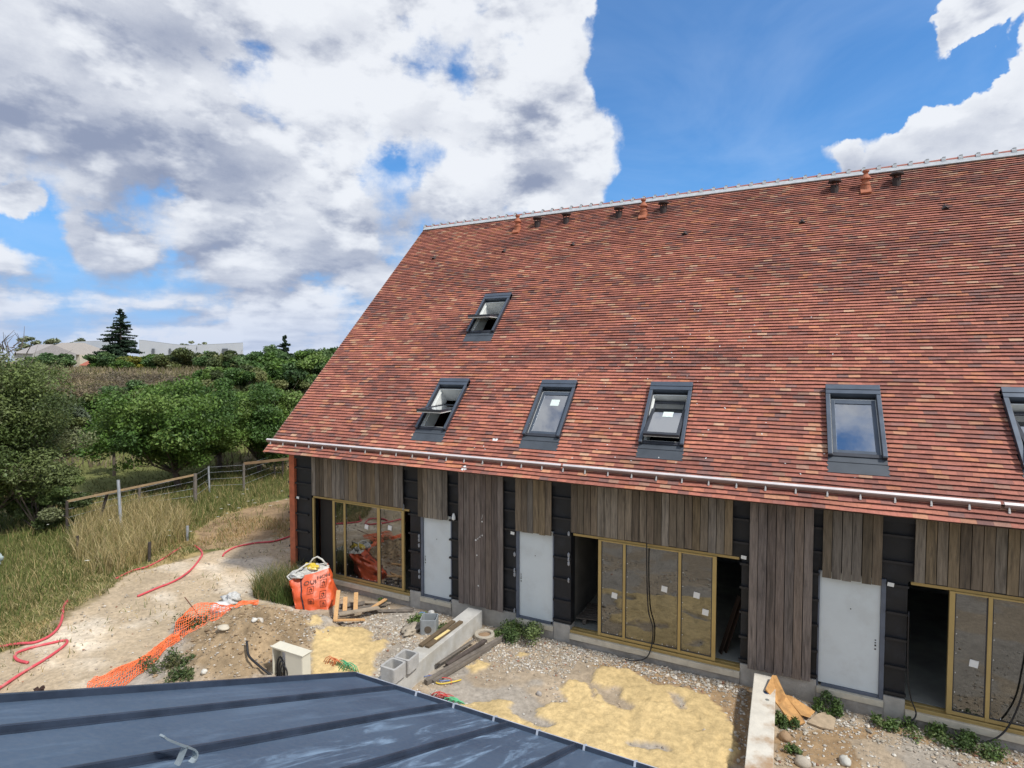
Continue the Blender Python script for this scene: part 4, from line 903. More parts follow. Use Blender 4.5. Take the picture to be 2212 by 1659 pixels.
# electrical cabinet
cab = empty('electrical_cabinet', (-9.0, 8.03, 0), 'cream electrical meter cabinet standing in the earth with its left door missing', 'cabinet')
M_cream = mat('cream_plastic', (.66, .62, .50), .5, 5., .05)
c_ = MB().box(-9.06, -8.58, 7.93, 8.14, -.2, .70).box(-9.44, -9.41, 7.93, 8.14, -.2, .70).box(-9.41, -9.062, 8.11, 8.14, -.2, .70).box(-9.41, -9.062, 7.935, 8.11, .665, .698)
c_.build('cabinet_body', M_cream, cab, bevel=.006)
MB().box(-9.46, -9.065, 7.91, 8.16, .701, .722).box(-9.058, -8.56, 7.91, 8.16, .701, .722).build('lid', M_cream, cab, bevel=.006)
MB().box(-9.05, -8.59, 7.921, 7.929, -.1, .69).build('door', M_cream, cab, bevel=.002)
mb = MB().box(-9.30, -9.16, 8.06, 8.10, .30, .60).box(-9.22, -9.10, 8.02, 8.06, .42, .64); mb.build('meter_parts', mat('grey_parts', (.5, .5, .5), .5, 9., .4), cab, bevel=.01)
for k, (dx, hgt) in enumerate(((0, .52), (.07, .46), (.14, .40))):
    pts = [(-9.34 + dx, 7.98, -.1)] + [(-9.34 + dx + .10 - .10 * math.cos(q), 7.96 - .02 * k, .25 + (hgt - .25) * math.sin(q)) for q in np.linspace(0, math.pi, 9)] + [(-9.14 + dx * .5, 7.98, -.1)]
    MB().tube(pts, .018, 8).build('black_conduit', M_cable, cab, smooth=True)
cable('conduit', [(-9.30, 7.95, .0), (-9.42, 7.9, .10), (-9.75, 7.86, .26), (-10.1, 7.9, .36), (-10.25, 7.98, .47), (-10.36, 8.05, .56)], .024, M_cable, 'thick black conduit rising out of the earth heap beside the cream cabinet', 'conduit', 8)
# red conduits
M_red = mat('red_conduit', (.60, .075, .095), .55, 6., .15, tint=(.6, .35, .3), tintamt=.4, tscale=4.)
def lay(name, pts, r, mt, label, cat, lift=0.):
    P_ = [(x, y, gz(x, y) + r + lift) for x, y in pts]; return cable(name, P_, r, mt, label, cat, 8)
lay('red_hose', [zb(*p) for p in [(-60, 830), (0, 822), (120, 803), (230, 795), (330, 745), (385, 680), (405, 610), (405, 570), (435, 527)]], .030, M_red, 'red conduit curving from the left edge of the track up into the grass', 'conduit')
lay('red_hose', [zb(*p) for p in [(180, 926), (120, 912), (95, 888), (120, 860), (220, 825), (330, 800), (415, 785), (432, 797), (400, 830), (300, 900), (150, 985), (0, 1078), (-120, 1150)]], .030, M_red, 'red conduit bent into a sharp hook shape across the pale track, lower left', 'conduit')
lay('red_hose', [zb(*p) for p in [(885, 500), (1000, 452), (1130, 395), (1230, 320), (1290, 250), (1300, 215), (1275, 180), (1248, 166)]], .030, M_red, 'red conduit lying as a long curve on the middle of the pale track', 'conduit')
lay('red_hose', [zb(*p) for p in [(745, 385), (850, 335), (950, 300), (1050, 250), (1120, 210), (1160, 183)]], .027, M_red, 'straight red conduit half hidden in the grass beside the track', 'conduit')
lay('red_hose', [zb(*p) for p in [(1433, 236), (1450, 212), (1520, 180), (1650, 155), (1760, 140), (1860, 110), (1960, 80)]], .030, M_red, 'red conduit running along the track edge to the corner of the house', 'conduit')
# bundles of ends of coloured sheaths
def ends(cx, cy, cols, label, n=9, sp=.5, h=.16, dirx=1):
    root = empty('conduit_bundle', (cx, cy, 0), label, 'conduits')
    for c, nm in cols:
        k = cols.index((c, nm)); mt = mat(nm, c, .5, 6., .2)
        for i in range(n):
            x = cx + (i / n - .5) * sp * .5 + k * sp * .55; y = cy + random.uniform(-.05, .05); L = random.uniform(.16, .3)
            pts = [(x - L * .6 * dirx, y - .04, gz(x, y)), (x - L * .3, y, gz(x, y) + h * .75), (x, y + .02, gz(x, y) + h), (x + .1, y + .05, gz(x, y) + h * .7), (x + .14, y + .07, gz(x, y) + .01)]
            MB().tube(pts, .009, 5).build('conduit', mt, root, smooth=True)
    return root
RED, GRN, ORA = (.55, .07, .06), (.10, .42, .20), (.65, .20, .08)
x, y = z3(1320, 1330); ends(x, y, [(RED, 'sheath_red'), (GRN, 'sheath_green')], 'row of thin red and green conduit ends beside the edge of the zinc roof', 8, .5, .1)
x, y = z3(520, 1100); ends(x, y, [(ORA, 'sheath_orange'), (GRN, 'sheath_green')], 'fan of thin orange and green conduit ends sticking out of the yellow sand', 9, .62, .2)
x, y = z3(1300, 1230)
cable('wire_bundle', [(x - .3, y + .1, .03), (x, y, .05), (x + .25, y + .2, .06), (x + .3, y + .35, .03)], .013, mat('yellow_wire', (.7, .5, .06), .5), 'yellow cable end lying near the grey beams and the zinc roof', 'cable')
cable('wire_bundle', [(x - .4, y + .2, .03), (x - .15, y + .15, .07), (x + .1, y + .25, .05), (x + .2, y + .12, .03)], .009, mat('red_wire', RED, .5), 'thin red cable end tangled with the blue one near the grey beams', 'cable')
cable('wire_bundle', [(x - .45, y + .1, .03), (x - .25, y + .2, .06), (x - .05, y + .1, .05), (x + .1, y + .22, .03)], .009, mat('blue_wire', (.12, .2, .45), .5), 'thin blue cable end tangled with the red one near the grey beams', 'cable')
# orange barrier netting
def netting(path, wfun, name, label, nx, nw, crump, rad_):
    # path: centre line; wfun(t) -> (vector across, height bulge)
    mb = MB(); P_ = [np.array(p, float) for p in path]
    def cl(t):
        q = t * (len(P_) - 1); i = min(int(q), len(P_) - 2); return P_[i] * (1 - (q - i)) + P_[i + 1] * (q - i)
    def pt(i, j):
        t = i / nx; s = j / nw - .5; c = cl(t); a, bz = wfun(t); p = c + np.array(a) * s
        nzv = float(fbm(np.array([i * .21]), np.array([j * .33 + 7]), 17, 3, .6)[0]) - .5; n2_ = float(fbm(np.array([i * .25 + 40]), np.array([j * .3]), 19, 3, .6)[0]) - .5
        p[2] += bz * (1 - (2 * s) ** 2) + nzv * crump; p[0] += n2_ * crump * .8; p[1] += nzv * crump * .6
        g = gz(p[0], p[1]); p[2] = max(p[2] + g, g + .012); return p
    G_ = [[pt(i, j) for j in range(nw + 1)] for i in range(nx + 1)]
    for i in range(nx + 1):
        mb.tube(G_[i], rad_, 4, cap=False)
    for j in range(nw + 1): mb.tube([G_[i][j] for i in range(nx + 1)], rad_ * 1.25, 4, cap=False)
    return tag(mb.build(name, mat('orange_net', (.82, .17, .05), .5, 5., .15), None, tuple(P_[0])), label, 'netting')
pa = [zb(560, 1120) , zb(700, 1060), zb(850, 975), zb(980, 890), zb(1080, 820), zb(1160, 780)]
netting([(p[0], p[1], .02) for p in pa], lambda t: ((.95 * (1 - t * .62), -.70 * (1 - t * .55), 0), .12), 'barrier_netting', 'orange plastic netting trampled flat along the edge of the track', 40, 15, .15, .0065)
pb = [zb(1130, 770), zb(1190, 730), zb(1260, 700), zb(1340, 680), zb(1440, 670), zb(1550, 620), zb(1660, 585)]
def wf(t):
    w_ = max(.10, 1.15 * math.sin(math.pi * min(1, t * 1.15 + .12))) if t < .72 else .16
    return ((-.72 * w_, .55 * w_, .45 * w_), .22 * (1 - t))
netting([(p[0], p[1], .10 - .0 * i) for i, p in enumerate(pb)], wf, 'barrier_netting', 'orange plastic barrier netting bulging up over the white sack', 26, 13, .12, .0065)
tag(MB().beam((-13.75, 8.9, .55), (-12.35, 8.6, .12), .016, .016).build('rebar', mat('rust', (.12, .04, .02), .8), None, (-13, 8.8, 0)), 'thin rusty steel bar lying across the orange netting', 'rebar')
# boards
M_new = mat('new_pine', (.58, .34, .15), .75, 4., .2, bump=.2, stretch=(4, 4, 1)); M_old = mat('old_grey_board', (.17, .145, .12), .9, 5., .35, bump=.4, tint=(.07, .06, .05), tintamt=.6, tscale=3.)
M_mid = mat('worn_board', (.33, .27, .20), .85, 5., .3, bump=.3, tint=(.15, .12, .09), tintamt=.5)
def board(a, b, wd, th, mt, label, group=None, za_=.03, zb2=.03, roll=0., name='board'):
    A = (a[0], a[1], gz(*a) + za_); B = (b[0], b[1], gz(*b) + zb2)
    return tag(MB().beam(A, B, wd, th, roll=roll).build(name, mt, None, A, bevel=.003), label, 'board' if name == 'board' else 'beam', group)
GP_ = 'boards in the pile beside the orange bag'
board((-9.95, 10.36), (-9.44, 11.30), .17, .03, M_mid, 'wide grey board lying diagonally on top of the pile by the orange bag', GP_, .15, .17)
board((-10.55, 11.0), (-9.85, 10.15), .10, .03, M_new, 'fresh yellow board propped upright against the right corner of the orange bag', GP_, .50, .05)
board((-10.35, 11.45), (-9.75, 10.75), .11, .03, M_new, 'fresh pinkish board propped across the middle of the board pile', GP_, .34, .18)
board((-10.45, 11.15), (-10.2, 10.85), .11, .04, M_new, 'short pinkish board stub right beside the orange bag', GP_, .30, .06)
board((-9.75, 9.98), (-9.42, 10.72), .07, .04, M_new, 'narrow orange pine batten at the near edge of the board pile', GP_, .04, .08)
board((-9.62, 11.05), (-9.58, 11.75), .10, .03, M_new, 'light brown plank end at the right of the board pile', GP_, .15, .20)
board((-10.12, 10.60), (-9.92, 10.98), .09, .025, mat('yellow_pine', (.68, .50, .18), .8, 4., .2), 'yellow board piece under the wide grey board', GP_, .08, .12)
board((-10.6, 11.05), (-10.1, 11.5), .20, .03, M_old, 'dark grey board right behind the orange bag, lowest in the pile', GP_, .05, .10)
board((-10.35, 10.75), (-9.55, 11.75), .16, .03, M_old, 'long dark board in the middle of the pile beneath the pine pieces', GP_, .06, .08)
board((-9.85, 11.15), (-8.70, 11.80), .13, .025, M_old, 'long thin grey board pointing from the pile toward the first white door', GP_, .05, .03)
board((-10.2, 11.6), (-9.5, 11.86), .12, .02, M_mid, 'thin pale grey board closest to the house in the pile', GP_, .06, .06)
board((-10.15, 10.35), (-9.6, 10.2), .10, .03, M_old, 'short dark board sticking out at the near left end of the pile', GP_, .05, .03)
G2 = 'grey beams along the low wall'
board((-6.46, 9.15), (-5.78, 12.0), .10, .09, M_old, 'longest round edged grey beam lying along the right of the low wall', G2, .06, .07, name='timber_beam')
board((-6.36, 9.25), (-5.98, 11.0), .09, .07, M_old, 'grey beam lying outermost from the low wall beside the longest beam', G2, .04, .05, name='timber_beam')
board((-6.58, 9.75), (-6.42, 11.0), .15, .03, M_old, 'wide grey plank tilted against the right side of the low wall', G2, .14, .12, .5, name='timber_beam')
board((-6.44, 9.9), (-6.18, 11.15), .10, .05, mat('charred_wood', (.09, .07, .06), .9, 6., .4), 'dark brown split beam between the tilted plank and the longest beam', G2, .09, .10, name='timber_beam')
def wallboard(a, b, wd, th, mt, label, z=.445):
    return tag(MB().beam((a[0], a[1], z), (b[0], b[1], z), wd, th).build('board', mt, None, (a[0], a[1], z), bevel=.003), label, 'board', 'dark boards on the low wall')
M_dkb = mat('dark_board', (.125, .088, .05), .8, 5., .35, bump=.3, tint=(.06, .045, .03), tintamt=.5)
wallboard((-7.0, 9.72), (-6.97, 11.02), .11, .045, M_dkb, 'dark brown board on the low concrete wall, left one of the pair')
wallboard((-6.85, 9.75), (-6.80, 11.08), .11, .045, M_dkb, 'dark brown board on the low concrete wall carrying a yellow scrap, right of the pair')
tag(MB().beam((-6.84, 10.05, .475), (-6.80, 10.55, .475), .07, .012).build('wood_scrap', mat('yellow_scrap', (.75, .58, .25), .8, 6., .2), None, (-6.84, 10.1, .47)), 'pale yellow splinter of wood lying on the right dark board', 'wood scrap')
# broken OSB boards
M_osb = mat('raw_plywood', (.50, .27, .095), .8, 4., .45, bump=.5, bscale=20., tint=(.30, .14, .05), tintamt=.6, tscale=5., dist=1.)
def slab(pts, th, mt, label, group):
    P_ = [np.array(p, float) for p in pts]; n = np.cross(P_[1] - P_[0], P_[2] - P_[0]); n /= np.linalg.norm(n); n = n if n[2] > 0 else -n
    k = len(P_); return tag(MB().add([p for p in P_] + [p - n * th for p in P_], [tuple(range(k)), tuple(range(2 * k - 1, k - 1, -1))] + [(i, i + k, (i + 1) % k + k, (i + 1) % k) for i in range(k)]).build('broken_board', mt, None, tuple(P_[0])), label, 'board', group)
G3 = 'broken boards by the muddy wall'
q = lambda x, y, z: (*[c for c in onZ(1589.9 + .36468 * x, 1054.2 + .36468 * y, z)], z)
slab([q(175, 1190, .52), q(215, 1108, .56), q(240, 1110, .55), q(300, 1240, .42), q(375, 1330, .22), q(412, 1388, .08), q(340, 1410, .08), q(255, 1290, .32)], .03, M_osb, 'largest splintered orange brown board leaning on the far end of the muddy wall', G3)
slab([q(290, 1225, .24), q(330, 1235, .24), q(400, 1280, .16), q(468, 1325, .08), q(435, 1360, .07), q(385, 1345, .09), q(340, 1300, .16)], .025, M_osb, 'smaller splintered orange brown board behind the largest one', G3)
slab([q(420, 1385, .05), q(485, 1335, .06), q(530, 1325, .06), q(592, 1365, .05), q(578, 1432, .03), q(500, 1415, .04)], .03, mat('sandy_slab', (.40, .31, .21), .9, 8., .3), 'flat dusty beige slab lying on the ground right of the splintered boards', G3)
# stones
M_stone = mat('limestone', attr=True, rough=.9, nscale=9., namt=.25, bump=.4, spec=.2)
ICO = None
def stones(n, place, name, label, cat, smin, smax, seed, kind='stuff', pal=None, sub=0):
    rg_ = np.random.default_rng(seed); xy = place(n, rg_); n = len(xy)
    base = np.array([(0, 0, 1), (.9, 0, .25), (.28, .86, .2), (-.73, .5, .3), (-.73, -.5, .15), (.28, -.86, .3), (.5, .4, -.8), (-.5, .3, -.8), (0, -.6, -.8)], float)
    T_ = np.array([(0, 1, 2), (0, 2, 3), (0, 3, 4), (0, 4, 5), (0, 5, 1), (1, 6, 2), (2, 6, 7), (2, 7, 3), (3, 7, 4), (4, 7, 8), (4, 8, 5), (5, 8, 1), (1, 8, 6)])
    s = smin * (smax / smin) ** (rg_.random(n) ** 2.0); a = rg_.random(n) * 6.28
    sc = s[:, None] * np.stack([rg_.uniform(.7, 1.3, n), rg_.uniform(.6, 1.1, n), rg_.uniform(.4, .8, n)], 1)
    V_ = base[None] * sc[:, None, :] * rg_.uniform(.8, 1.2, (n, 9, 1)); c, s2 = np.cos(a)[:, None], np.sin(a)[:, None]
    X_ = V_[..., 0] * c - V_[..., 1] * s2; Y_ = V_[..., 0] * s2 + V_[..., 1] * c
    Z0 = gheight(xy[:, 0], xy[:, 1]); V_ = np.stack([X_ + xy[:, 0:1], Y_ + xy[:, 1:2], V_[..., 2] + (Z0 + sc[:, 2] * .35)[:, None]], -1).reshape(-1, 3)
    F_ = (T_[None] + (np.arange(n) * 9)[:, None, None]).reshape(-1, 3)
    pal = np.array(pal or [(.46, .42, .35), (.52, .48, .42), (.38, .34, .28), (.31, .26, .21), (.58, .55, .49), (.45, .36, .26), (.33, .17, .11)])
    pw = np.array([5, 5, 5, 4, 2.2, 3, .8]) if len(pal) == 7 else np.ones(len(pal)); cc = pal[rg_.choice(len(pal), n, p=pw / pw.sum())] * rg_.uniform(.75, 1.15, (n, 1)); cc = np.repeat(cc, 13, 0)
    return tag(npmesh(name, V_, F_, M_stone, None, (float(xy[0, 0]), float(xy[0, 1]), 0), cc), label, cat, kind=kind)
def gravel_xy(n, rg_):
    out = []
    def band(x0, x1, y0, y1, k, f=None):
        x = rg_.uniform(x0, x1, k); y = rg_.uniform(y0, y1, k); w_ = np.ones(k) if f is None else f(x, y); ok = rg_.random(k) < w_; out.append(np.stack([x, y], 1)[ok])
    sd = lambda x, y: (1 - smask(SAND, x, y, .12) * (1 - smask(NOSAND, x, y, .13, 3.1, 13))) 
    band(-6.6, -.5, 6, 12.0, 15000, lambda x, y: (sd(x, y) * .9 + .05) * sstep(.42, .62, fbm(x * 1.3, y * 1.3, 77)) * .8 + .06)
    band(-4.8, -.6, 11.2, 12.0, 2600, lambda x, y: sstep(11.3, 11.8, y))
    band(-6.6, -4.0, 10.6, 12.0, 3500, lambda x, y: sd(x, y))
    band(-10, -7.1, 9.2, 12.0, 8000, lambda x, y: sd(x, y) * sstep(.3, .5, fbm(x * 1.3, y * 1.3, 78)))
    band(-7.9, -7.1, 8.0, 10.5, 1500, lambda x, y: sd(x, y))
    band(0., 6., 8, 12.0, 5000, lambda x, y: sstep(.42, .6, fbm(x * 1.2, y * 1.2, 79)) * .8 + .08)
    band(.1, 4., 11.2, 12.0, 1500)
    band(-14, -11, 11.2, 14.5, 4000, lambda x, y: sstep(.3, .5, fbm(x, y, 80)))
    band(-20, -12, 5, 17, 4500, lambda x, y: inpoly(x, y, PATH) * sstep(.4, .6, fbm(x * .8, y * .8, 82)) * .8)
    band(-12.6, -9.4, 7, 10.4, 1100)
    return np.concatenate(out)
stones(1, gravel_xy, 'gravel', 'loose pale gravel and stone chips scattered over the yard', 'gravel', .009, .042, 5)
def heap_xy(n, rg_):
    x = rg_.normal(-11.1, .95, n); y = rg_.normal(8.8, .8, n); return np.stack([x, y], 1)
stones(1000, heap_xy, 'earth_clods', 'brown clods and crumbs of earth covering the spoil heap', 'earth', .015, .060, 6, pal=[(.33, .245, .15), (.27, .19, .115), (.38, .285, .18), (.30, .22, .14)])
def rub_xy(n, rg_):
    a = np.stack([rg_.uniform(-6.4, -.6, n), 12.0 - np.abs(rg_.normal(0, .28, n)) - .03], 1); b = np.stack([rg_.uniform(0, 5, n // 2), 11.97 - np.abs(rg_.normal(0, .35, n // 2))], 1); c = np.stack([rg_.uniform(-9.6, -7.2, n // 2), rg_.uniform(10.2, 11.9, n // 2)], 1)
    d = np.stack([rg_.uniform(-.03, .5, n // 3), rg_.uniform(8.5, 11.5, n // 3)], 1); e = np.stack([rg_.uniform(-14, -12, n // 3), rg_.uniform(11.8, 14., n // 3)], 1); return np.concatenate([a, b, c, d, e])
stones(420, rub_xy, 'rubble', 'larger stones and brick chips along the foot of the house', 'rubble', .025, .058, 7)
def rock(x, y, s, c, label, seed):
    o = blob('rock', (x, y, gz(x, y) + s[2] * .45), s, mat('rock_%d' % seed, c, .9, 6., .25, bump=.3), None, None, seed, .3, (12, 8), fr=1.6); o.name = 'rock'
    return tag(o, label, 'rock')
x, y = zb(1440, 845); rock(x, y, (.17, .11, .05), (.55, .49, .38), 'flat cream coloured stone lying on the earth heap left of the cabinet', 31)
x, y = zb(1670, 810); rock(x, y, (.12, .09, .06), (.5, .45, .38), 'pale lumpy stone on the earth heap above the black conduit', 32)
x, y = z6(645, 1625); rock(x, y, (.09, .12, .07), (.50, .49, .44), 'grey white rounded stone at the lower right of the yard', 33)
x, y = z6(290, 1490); rock(x, y, (.10, .13, .08), (.33, .22, .13), 'brown clod of stone right of the muddy wall', 34)
x, y = z6(395, 1640); rock(x, y, (.13, .11, .08), (.42, .37, .30), 'grey beige stone near the bottom edge right of the muddy wall', 35)
x, y = z3(1240, 700); rock(x, y, (.10, .07, .06), (.75, .73, .68), 'white stone behind the grey inspection box', 36)
x, y = z8(770, 525); rock(x, y, (.06, .05, .05), (.36, .33, .30), 'small grey stone on bare ground left of the sand patch', 37)
x, y = z8(1830, 850); rock(x, y, (.06, .06, .05), (.55, .55, .52), 'small pale stone at the right edge of the sand patch', 38)
x, y = zb(1315, 1025); rock(x, y, (.07, .06, .05), (.6, .57, .5), 'small white stone at the foot of the earth heap near the zinc roof', 39)
x, y = zb(1640, 850); rock(x, y, (.06, .07, .05), (.62, .6, .55), 'small square white stone just above the black conduit', 40)
# weeds
def blades(n, place, name, label, cat, hmin, hmax, wd, seed, cols, mt, lean=.35, kind='stuff', org=(0, 0, 0), seg=3):
    rg_ = np.random.default_rng(seed); xy = place(n, rg_); n = len(xy); z = gheight(xy[:, 0], xy[:, 1])
    h = rg_.uniform(hmin, hmax, n); a = rg_.random(n) * 6.28; ln = rg_.uniform(.3, 1., n) * lean * h; fa = rg_.random(n) * 6.28
    V_ = []; 
    for k in range(seg + 1):
        t = k / seg; ww = wd * (1 - t * .85) * .5
        cx_ = xy[:, 0] + np.cos(a) * ln * t * t; cy_ = xy[:, 1] + np.sin(a) * ln * t * t; cz_ = z + h * (t - .18 * t * t) - .02
        V_ += [np.stack([cx_ - np.cos(fa) * ww, cy_ - np.sin(fa) * ww, cz_], 1), np.stack([cx_ + np.cos(fa) * ww, cy_ + np.sin(fa) * ww, cz_], 1)]
    V_ = np.stack(V_, 1).reshape(-1, 3); m_ = 2 * (seg + 1)
    F_ = np.array([(2 * k, 2 * k + 1, 2 * k + 3, 2 * k + 2) for k in range(seg)]); F_ = (F_[None] + (np.arange(n) * m_)[:, None, None]).reshape(-1, 4)
    cp = np.array(cols); c = cp[rg_.integers(0, len(cp), n)] if not callable(cols) else None
    c = c * rg_.uniform(.7, 1.25, (n, 1)); c = np.repeat(c, seg, 0)
    return tag(npmesh(name, V_, F_, mt, None, org, c), label, cat, kind=kind)
M_grass = mat('grass_blade', attr=True, rough=.7, nscale=3., namt=.1, spec=.2, transl=.3)
M_leaf = mat('leaf', attr=True, rough=.55, nscale=2., namt=.1, spec=.35, transl=.22)
def leaf_cloud(centers, rads, n, size, seed, cols, squash=1., clump=.0, up=.5):
    """leaf quads in ellipsoidal clumps; returns V, F, C"""
    rg_ = np.random.default_rng(seed); centers = np.array(centers, float); rads = np.array(rads, float)
    if rads.ndim == 1: rads = np.repeat(rads[:, None], 3, 1)
    vol = np.prod(rads, 1) ** (2 / 3.); k = rg_.choice(len(centers), n, p=vol / vol.sum())
    d = rg_.normal(size=(n, 3)); d /= np.linalg.norm(d, axis=1)[:, None]; r = rg_.random(n) ** .45
    P_ = centers[k] + d * r[:, None] * rads[k]
    nn = rg_.normal(size=(n, 3)) + d * .6; nn[:, 2] += up; nn /= np.linalg.norm(nn, axis=1)[:, None]
    t = np.cross(nn, rg_.normal(size=(n, 3))); t /= np.linalg.norm(t, axis=1)[:, None]; b = np.cross(nn, t)
    s = size * rg_.uniform(.6, 1.35, n)[:, None]; t = t * s; b = b * s * .55
    V_ = np.stack([P_ - t, P_ - b * .9 + t * .1, P_ + t, P_ + b * .9 + t * .1], 1).reshape(-1, 3)
    F_ = np.arange(4 * n).reshape(n, 4); cp = np.array(cols); ck = rg_.integers(0, len(cp), len(centers)); cc = cp[ck][k] * rg_.uniform(.65, 1.3, (n, 1))
    return V_, F_, cc
def weed(x, y, r, h, n, seed, cols, label, name='weed', size=.03, k=9):
    rg_ = np.random.default_rng(seed); z = gz(x, y)
    cen = [(x + rg_.uniform(-r, r) * .8, y + rg_.uniform(-r, r) * .6, z + rg_.uniform(.15, .8) * h) for _ in range(k)]
    root = empty(name, (x, y, z), label, 'weed')
    V_, F_, c = leaf_cloud(cen, [r * .42] * k, n, size, seed, cols); V_[:, 2] = np.maximum(V_[:, 2], z + .005)
    npmesh('foliage', V_, F_, M_leaf, root, col=c)
    st = MB()
    for p in cen: st.tube([(x + random.uniform(-.05, .05), y, z - .02), ((x + p[0]) / 2, (y + p[1]) / 2, z + h * .3), p], .006, 4)
    st.build('stem', mat('stem_green', (.10, .13, .05), .8), root)
WG = [(.09, .15, .04), (.12, .19, .05), (.07, .115, .035), (.15, .20, .07)]
weed(-5.55, 11.72, .48, .42, 2600, 50, WG, 'bushy bright green weed growing by the second white door step')
weed(.80, 11.78, .24, .40, 900, 51, WG, 'upright leafy green weed below the third white door')
weed(1.75, 11.78, .22, .14, 500, 52, WG, 'small low weed left of the loose cable by the right gold window')
weed(2.35, 11.80, .36, .13, 1000, 53, WG, 'spreading green weed patch under the left part of the right gold window')
weed(3.05, 11.78, .38, .16, 1100, 54, WG, 'spreading green weed patch under the right gold window, nearest the photo edge')
weed(.08, 11.0, .22, .22, 800, 55, WG, 'green weed beneath the splintered board beside the muddy wall')
weed(.20, 10.3, .14, .12, 300, 56, WG, 'tiny weed on the right of the muddy wall below the splintered board')
weed(-8.3, 11.4, .30, .12, 700, 57, WG, 'low weed among gravel behind the crumpled beige sheet')
weed(-7.3, 11.25, .28, .16, 800, 58, WG, 'low weed between the inspection box and the low wall')
weed(-9.8, 11.86, .14, .14, 260, 59, WG, 'tiny weed against the plinth under the first gold window')
weed(-6.1, 11.8, .30, .18, 500, 60, WG, 'low weed behind the round concrete ring')
x, y = zb(1085, 950); weed(x, y, .45, .14, 1300, 61, [(.06, .10, .03), (.09, .12, .04), (.12, .12, .05)], 'dull green weeds between the flat orange netting and the earth heap')
x, y = zb(1160, 1040); weed(x, y, .35, .12, 900, 62, [(.06, .10, .03), (.09, .12, .04)], 'dull green weeds at the foot of the earth heap near the zinc roof')
x, y = zb(1250, 700); weed(x, y, .45, .2, 900, 63, [(.06, .10, .03), (.09, .12, .04)], 'dull green weeds growing under the bulging orange netting')
def disc(cx, cy, r, ry=None):
    ry = ry or r
    def f(n, g_):
        a = g_.random(n) * 6.28; q_ = np.sqrt(g_.random(n)); return np.stack([cx + np.cos(a) * q_ * r, cy + np.sin(a) * q_ * ry], 1)
    return f
x, y = zb(1650, 520); blades(2600, disc(-12.9, 11.2, .75, .75), 'grass_tuft', 'tall clump of green and straw coloured grass left of the orange bag', 'grass tuft', .25, .95, .016, 65, [(.30, .25, .11), (.12, .16, .05), (.09, .14, .04), (.38, .31, .15)], M_grass, .5, None, (-12.9, 11.2, 0))
blades(700, disc(-12.2, 10.8, .5, .35), 'grass_tuft', 'lower green grass clump directly beside the orange bag', 'grass tuft', .2, .6, .018, 66, [(.10, .15, .04), (.13, .17, .05)], M_grass, .5, None, (-12.2, 10.8, 0))
# rusty bracket at the verge of the zinc roof
x, y, = zb(262, 1105)
hkk = MB(); B_ = at_depth(*zbpx(275, 1130), 5.2)
def hp(px, py): return at_depth(*zbpx(px, py), 5.2)
hkk.tube([hp(272, 1160), hp(272, 1125), hp(277, 1066)], .012, 6); hkk.tube([hp(276, 1075), hp(262, 1092), hp(248, 1098), hp(236, 1092), hp(229, 1078)], .02, 6); hkk.tube([hp(229, 1112), hp(245, 1108), hp(262, 1100)], .016, 6)
hkk.tube([hp(272, 1160), tuple(np.array(zp(ZX0 + .0, 2.0, -.1)))], .012, 6)
hkk.build('verge_bracket', mat('rust_dark', (.05, .025, .018), .8), zb_)
# ================================================================ GRASS AND FIELD
def wpoly(P, bb, extra=None):
    def f(n, g_):
        x = g_.uniform(bb[0], bb[1], n); y = g_.uniform(bb[2], bb[3], n); ok = inpoly(x, y, P)
        if extra is not None: ok &= g_.random(n) < extra(x, y)
        return np.stack([x, y], 1)[ok]
    return f
nopath = lambda x, y: 1. - inpoly(x, y, PATH) * .985
STRAW = [(0.515, 0.412, 0.206), (0.426, 0.335, 0.155), (0.592, 0.489, 0.270), (0.335, 0.283, 0.115)]; GREEN = [(0.130, 0.169, 0.046), (0.169, 0.202, 0.058), (0.111, 0.143, 0.039), (0.221, 0.221, 0.078)]
TALL = [za(*p) for p in [(480, 1420), (600, 1330), (800, 1290), (960, 1260), (1180, 1290), (1230, 1370), (1180, 1470), (1000, 1560), (850, 1659), (700, 1700), (520, 1659), (450, 1540)]]
blades(30000, wpoly(TALL, (-27, -15, 8, 16), lambda x, y: sstep(.30, .5, fbm(x * .8, y * .8, 201))), 'tall_grass', 'tall straw coloured grass in front of the broken fence', 'grass', .4, 1.15, .022, 70, STRAW + STRAW + GREEN[:1], M_grass, .5)
LEFTG = [(-34, 4), (-17.8, 4), (-17.2, 6.5), (-18.5, 8.2), (-19.2, 10.2), (-19.6, 12.2), (-19.0, 13.6), (-17.0, 15.5), (-14.2, 18.5), (-14.2, 26), (-30, 24), (-30, 12)]
blades(60000, wpoly(LEFTG, (-34, -14, 4, 26), lambda x, y: nopath(x, y) * (1 - inpoly(x, y, DIRT) * .96) * (.35 + .65 * sstep(.35, .55, fbm(x * .6, y * .6, 202)))), 'rough_grass', 'rough green grass verge between the track and the fence', 'grass', .15, .60, .026, 71, GREEN + GREEN + STRAW[:2], M_grass, .55)
DRYG = [(-20.5, 11.0), (-17.5, 14.0), (-14.0, 17.4), (-14.0, 20.5), (-17.5, 18.0), (-21, 14.8)]
blades(16000, wpoly(DRYG, (-22, -14, 10, 21), lambda x, y: sstep(.35, .5, fbm(x * .9, y * .9, 203))), 'dry_grass', 'short dry yellow grass strip beside the track near the house', 'grass', .06, .28, .022, 72, [(.46, .32, .15), (.38, .26, .12), (.30, .24, .10)], M_grass, .7)
edge = [zb(*p) for p in [(-200, 1000), (0, 860), (330, 720), (880, 330), (1440, 160), (1860, 100), (1860, 135), (1440, 200), (900, 400), (350, 790), (0, 920), (-200, 1060)]]
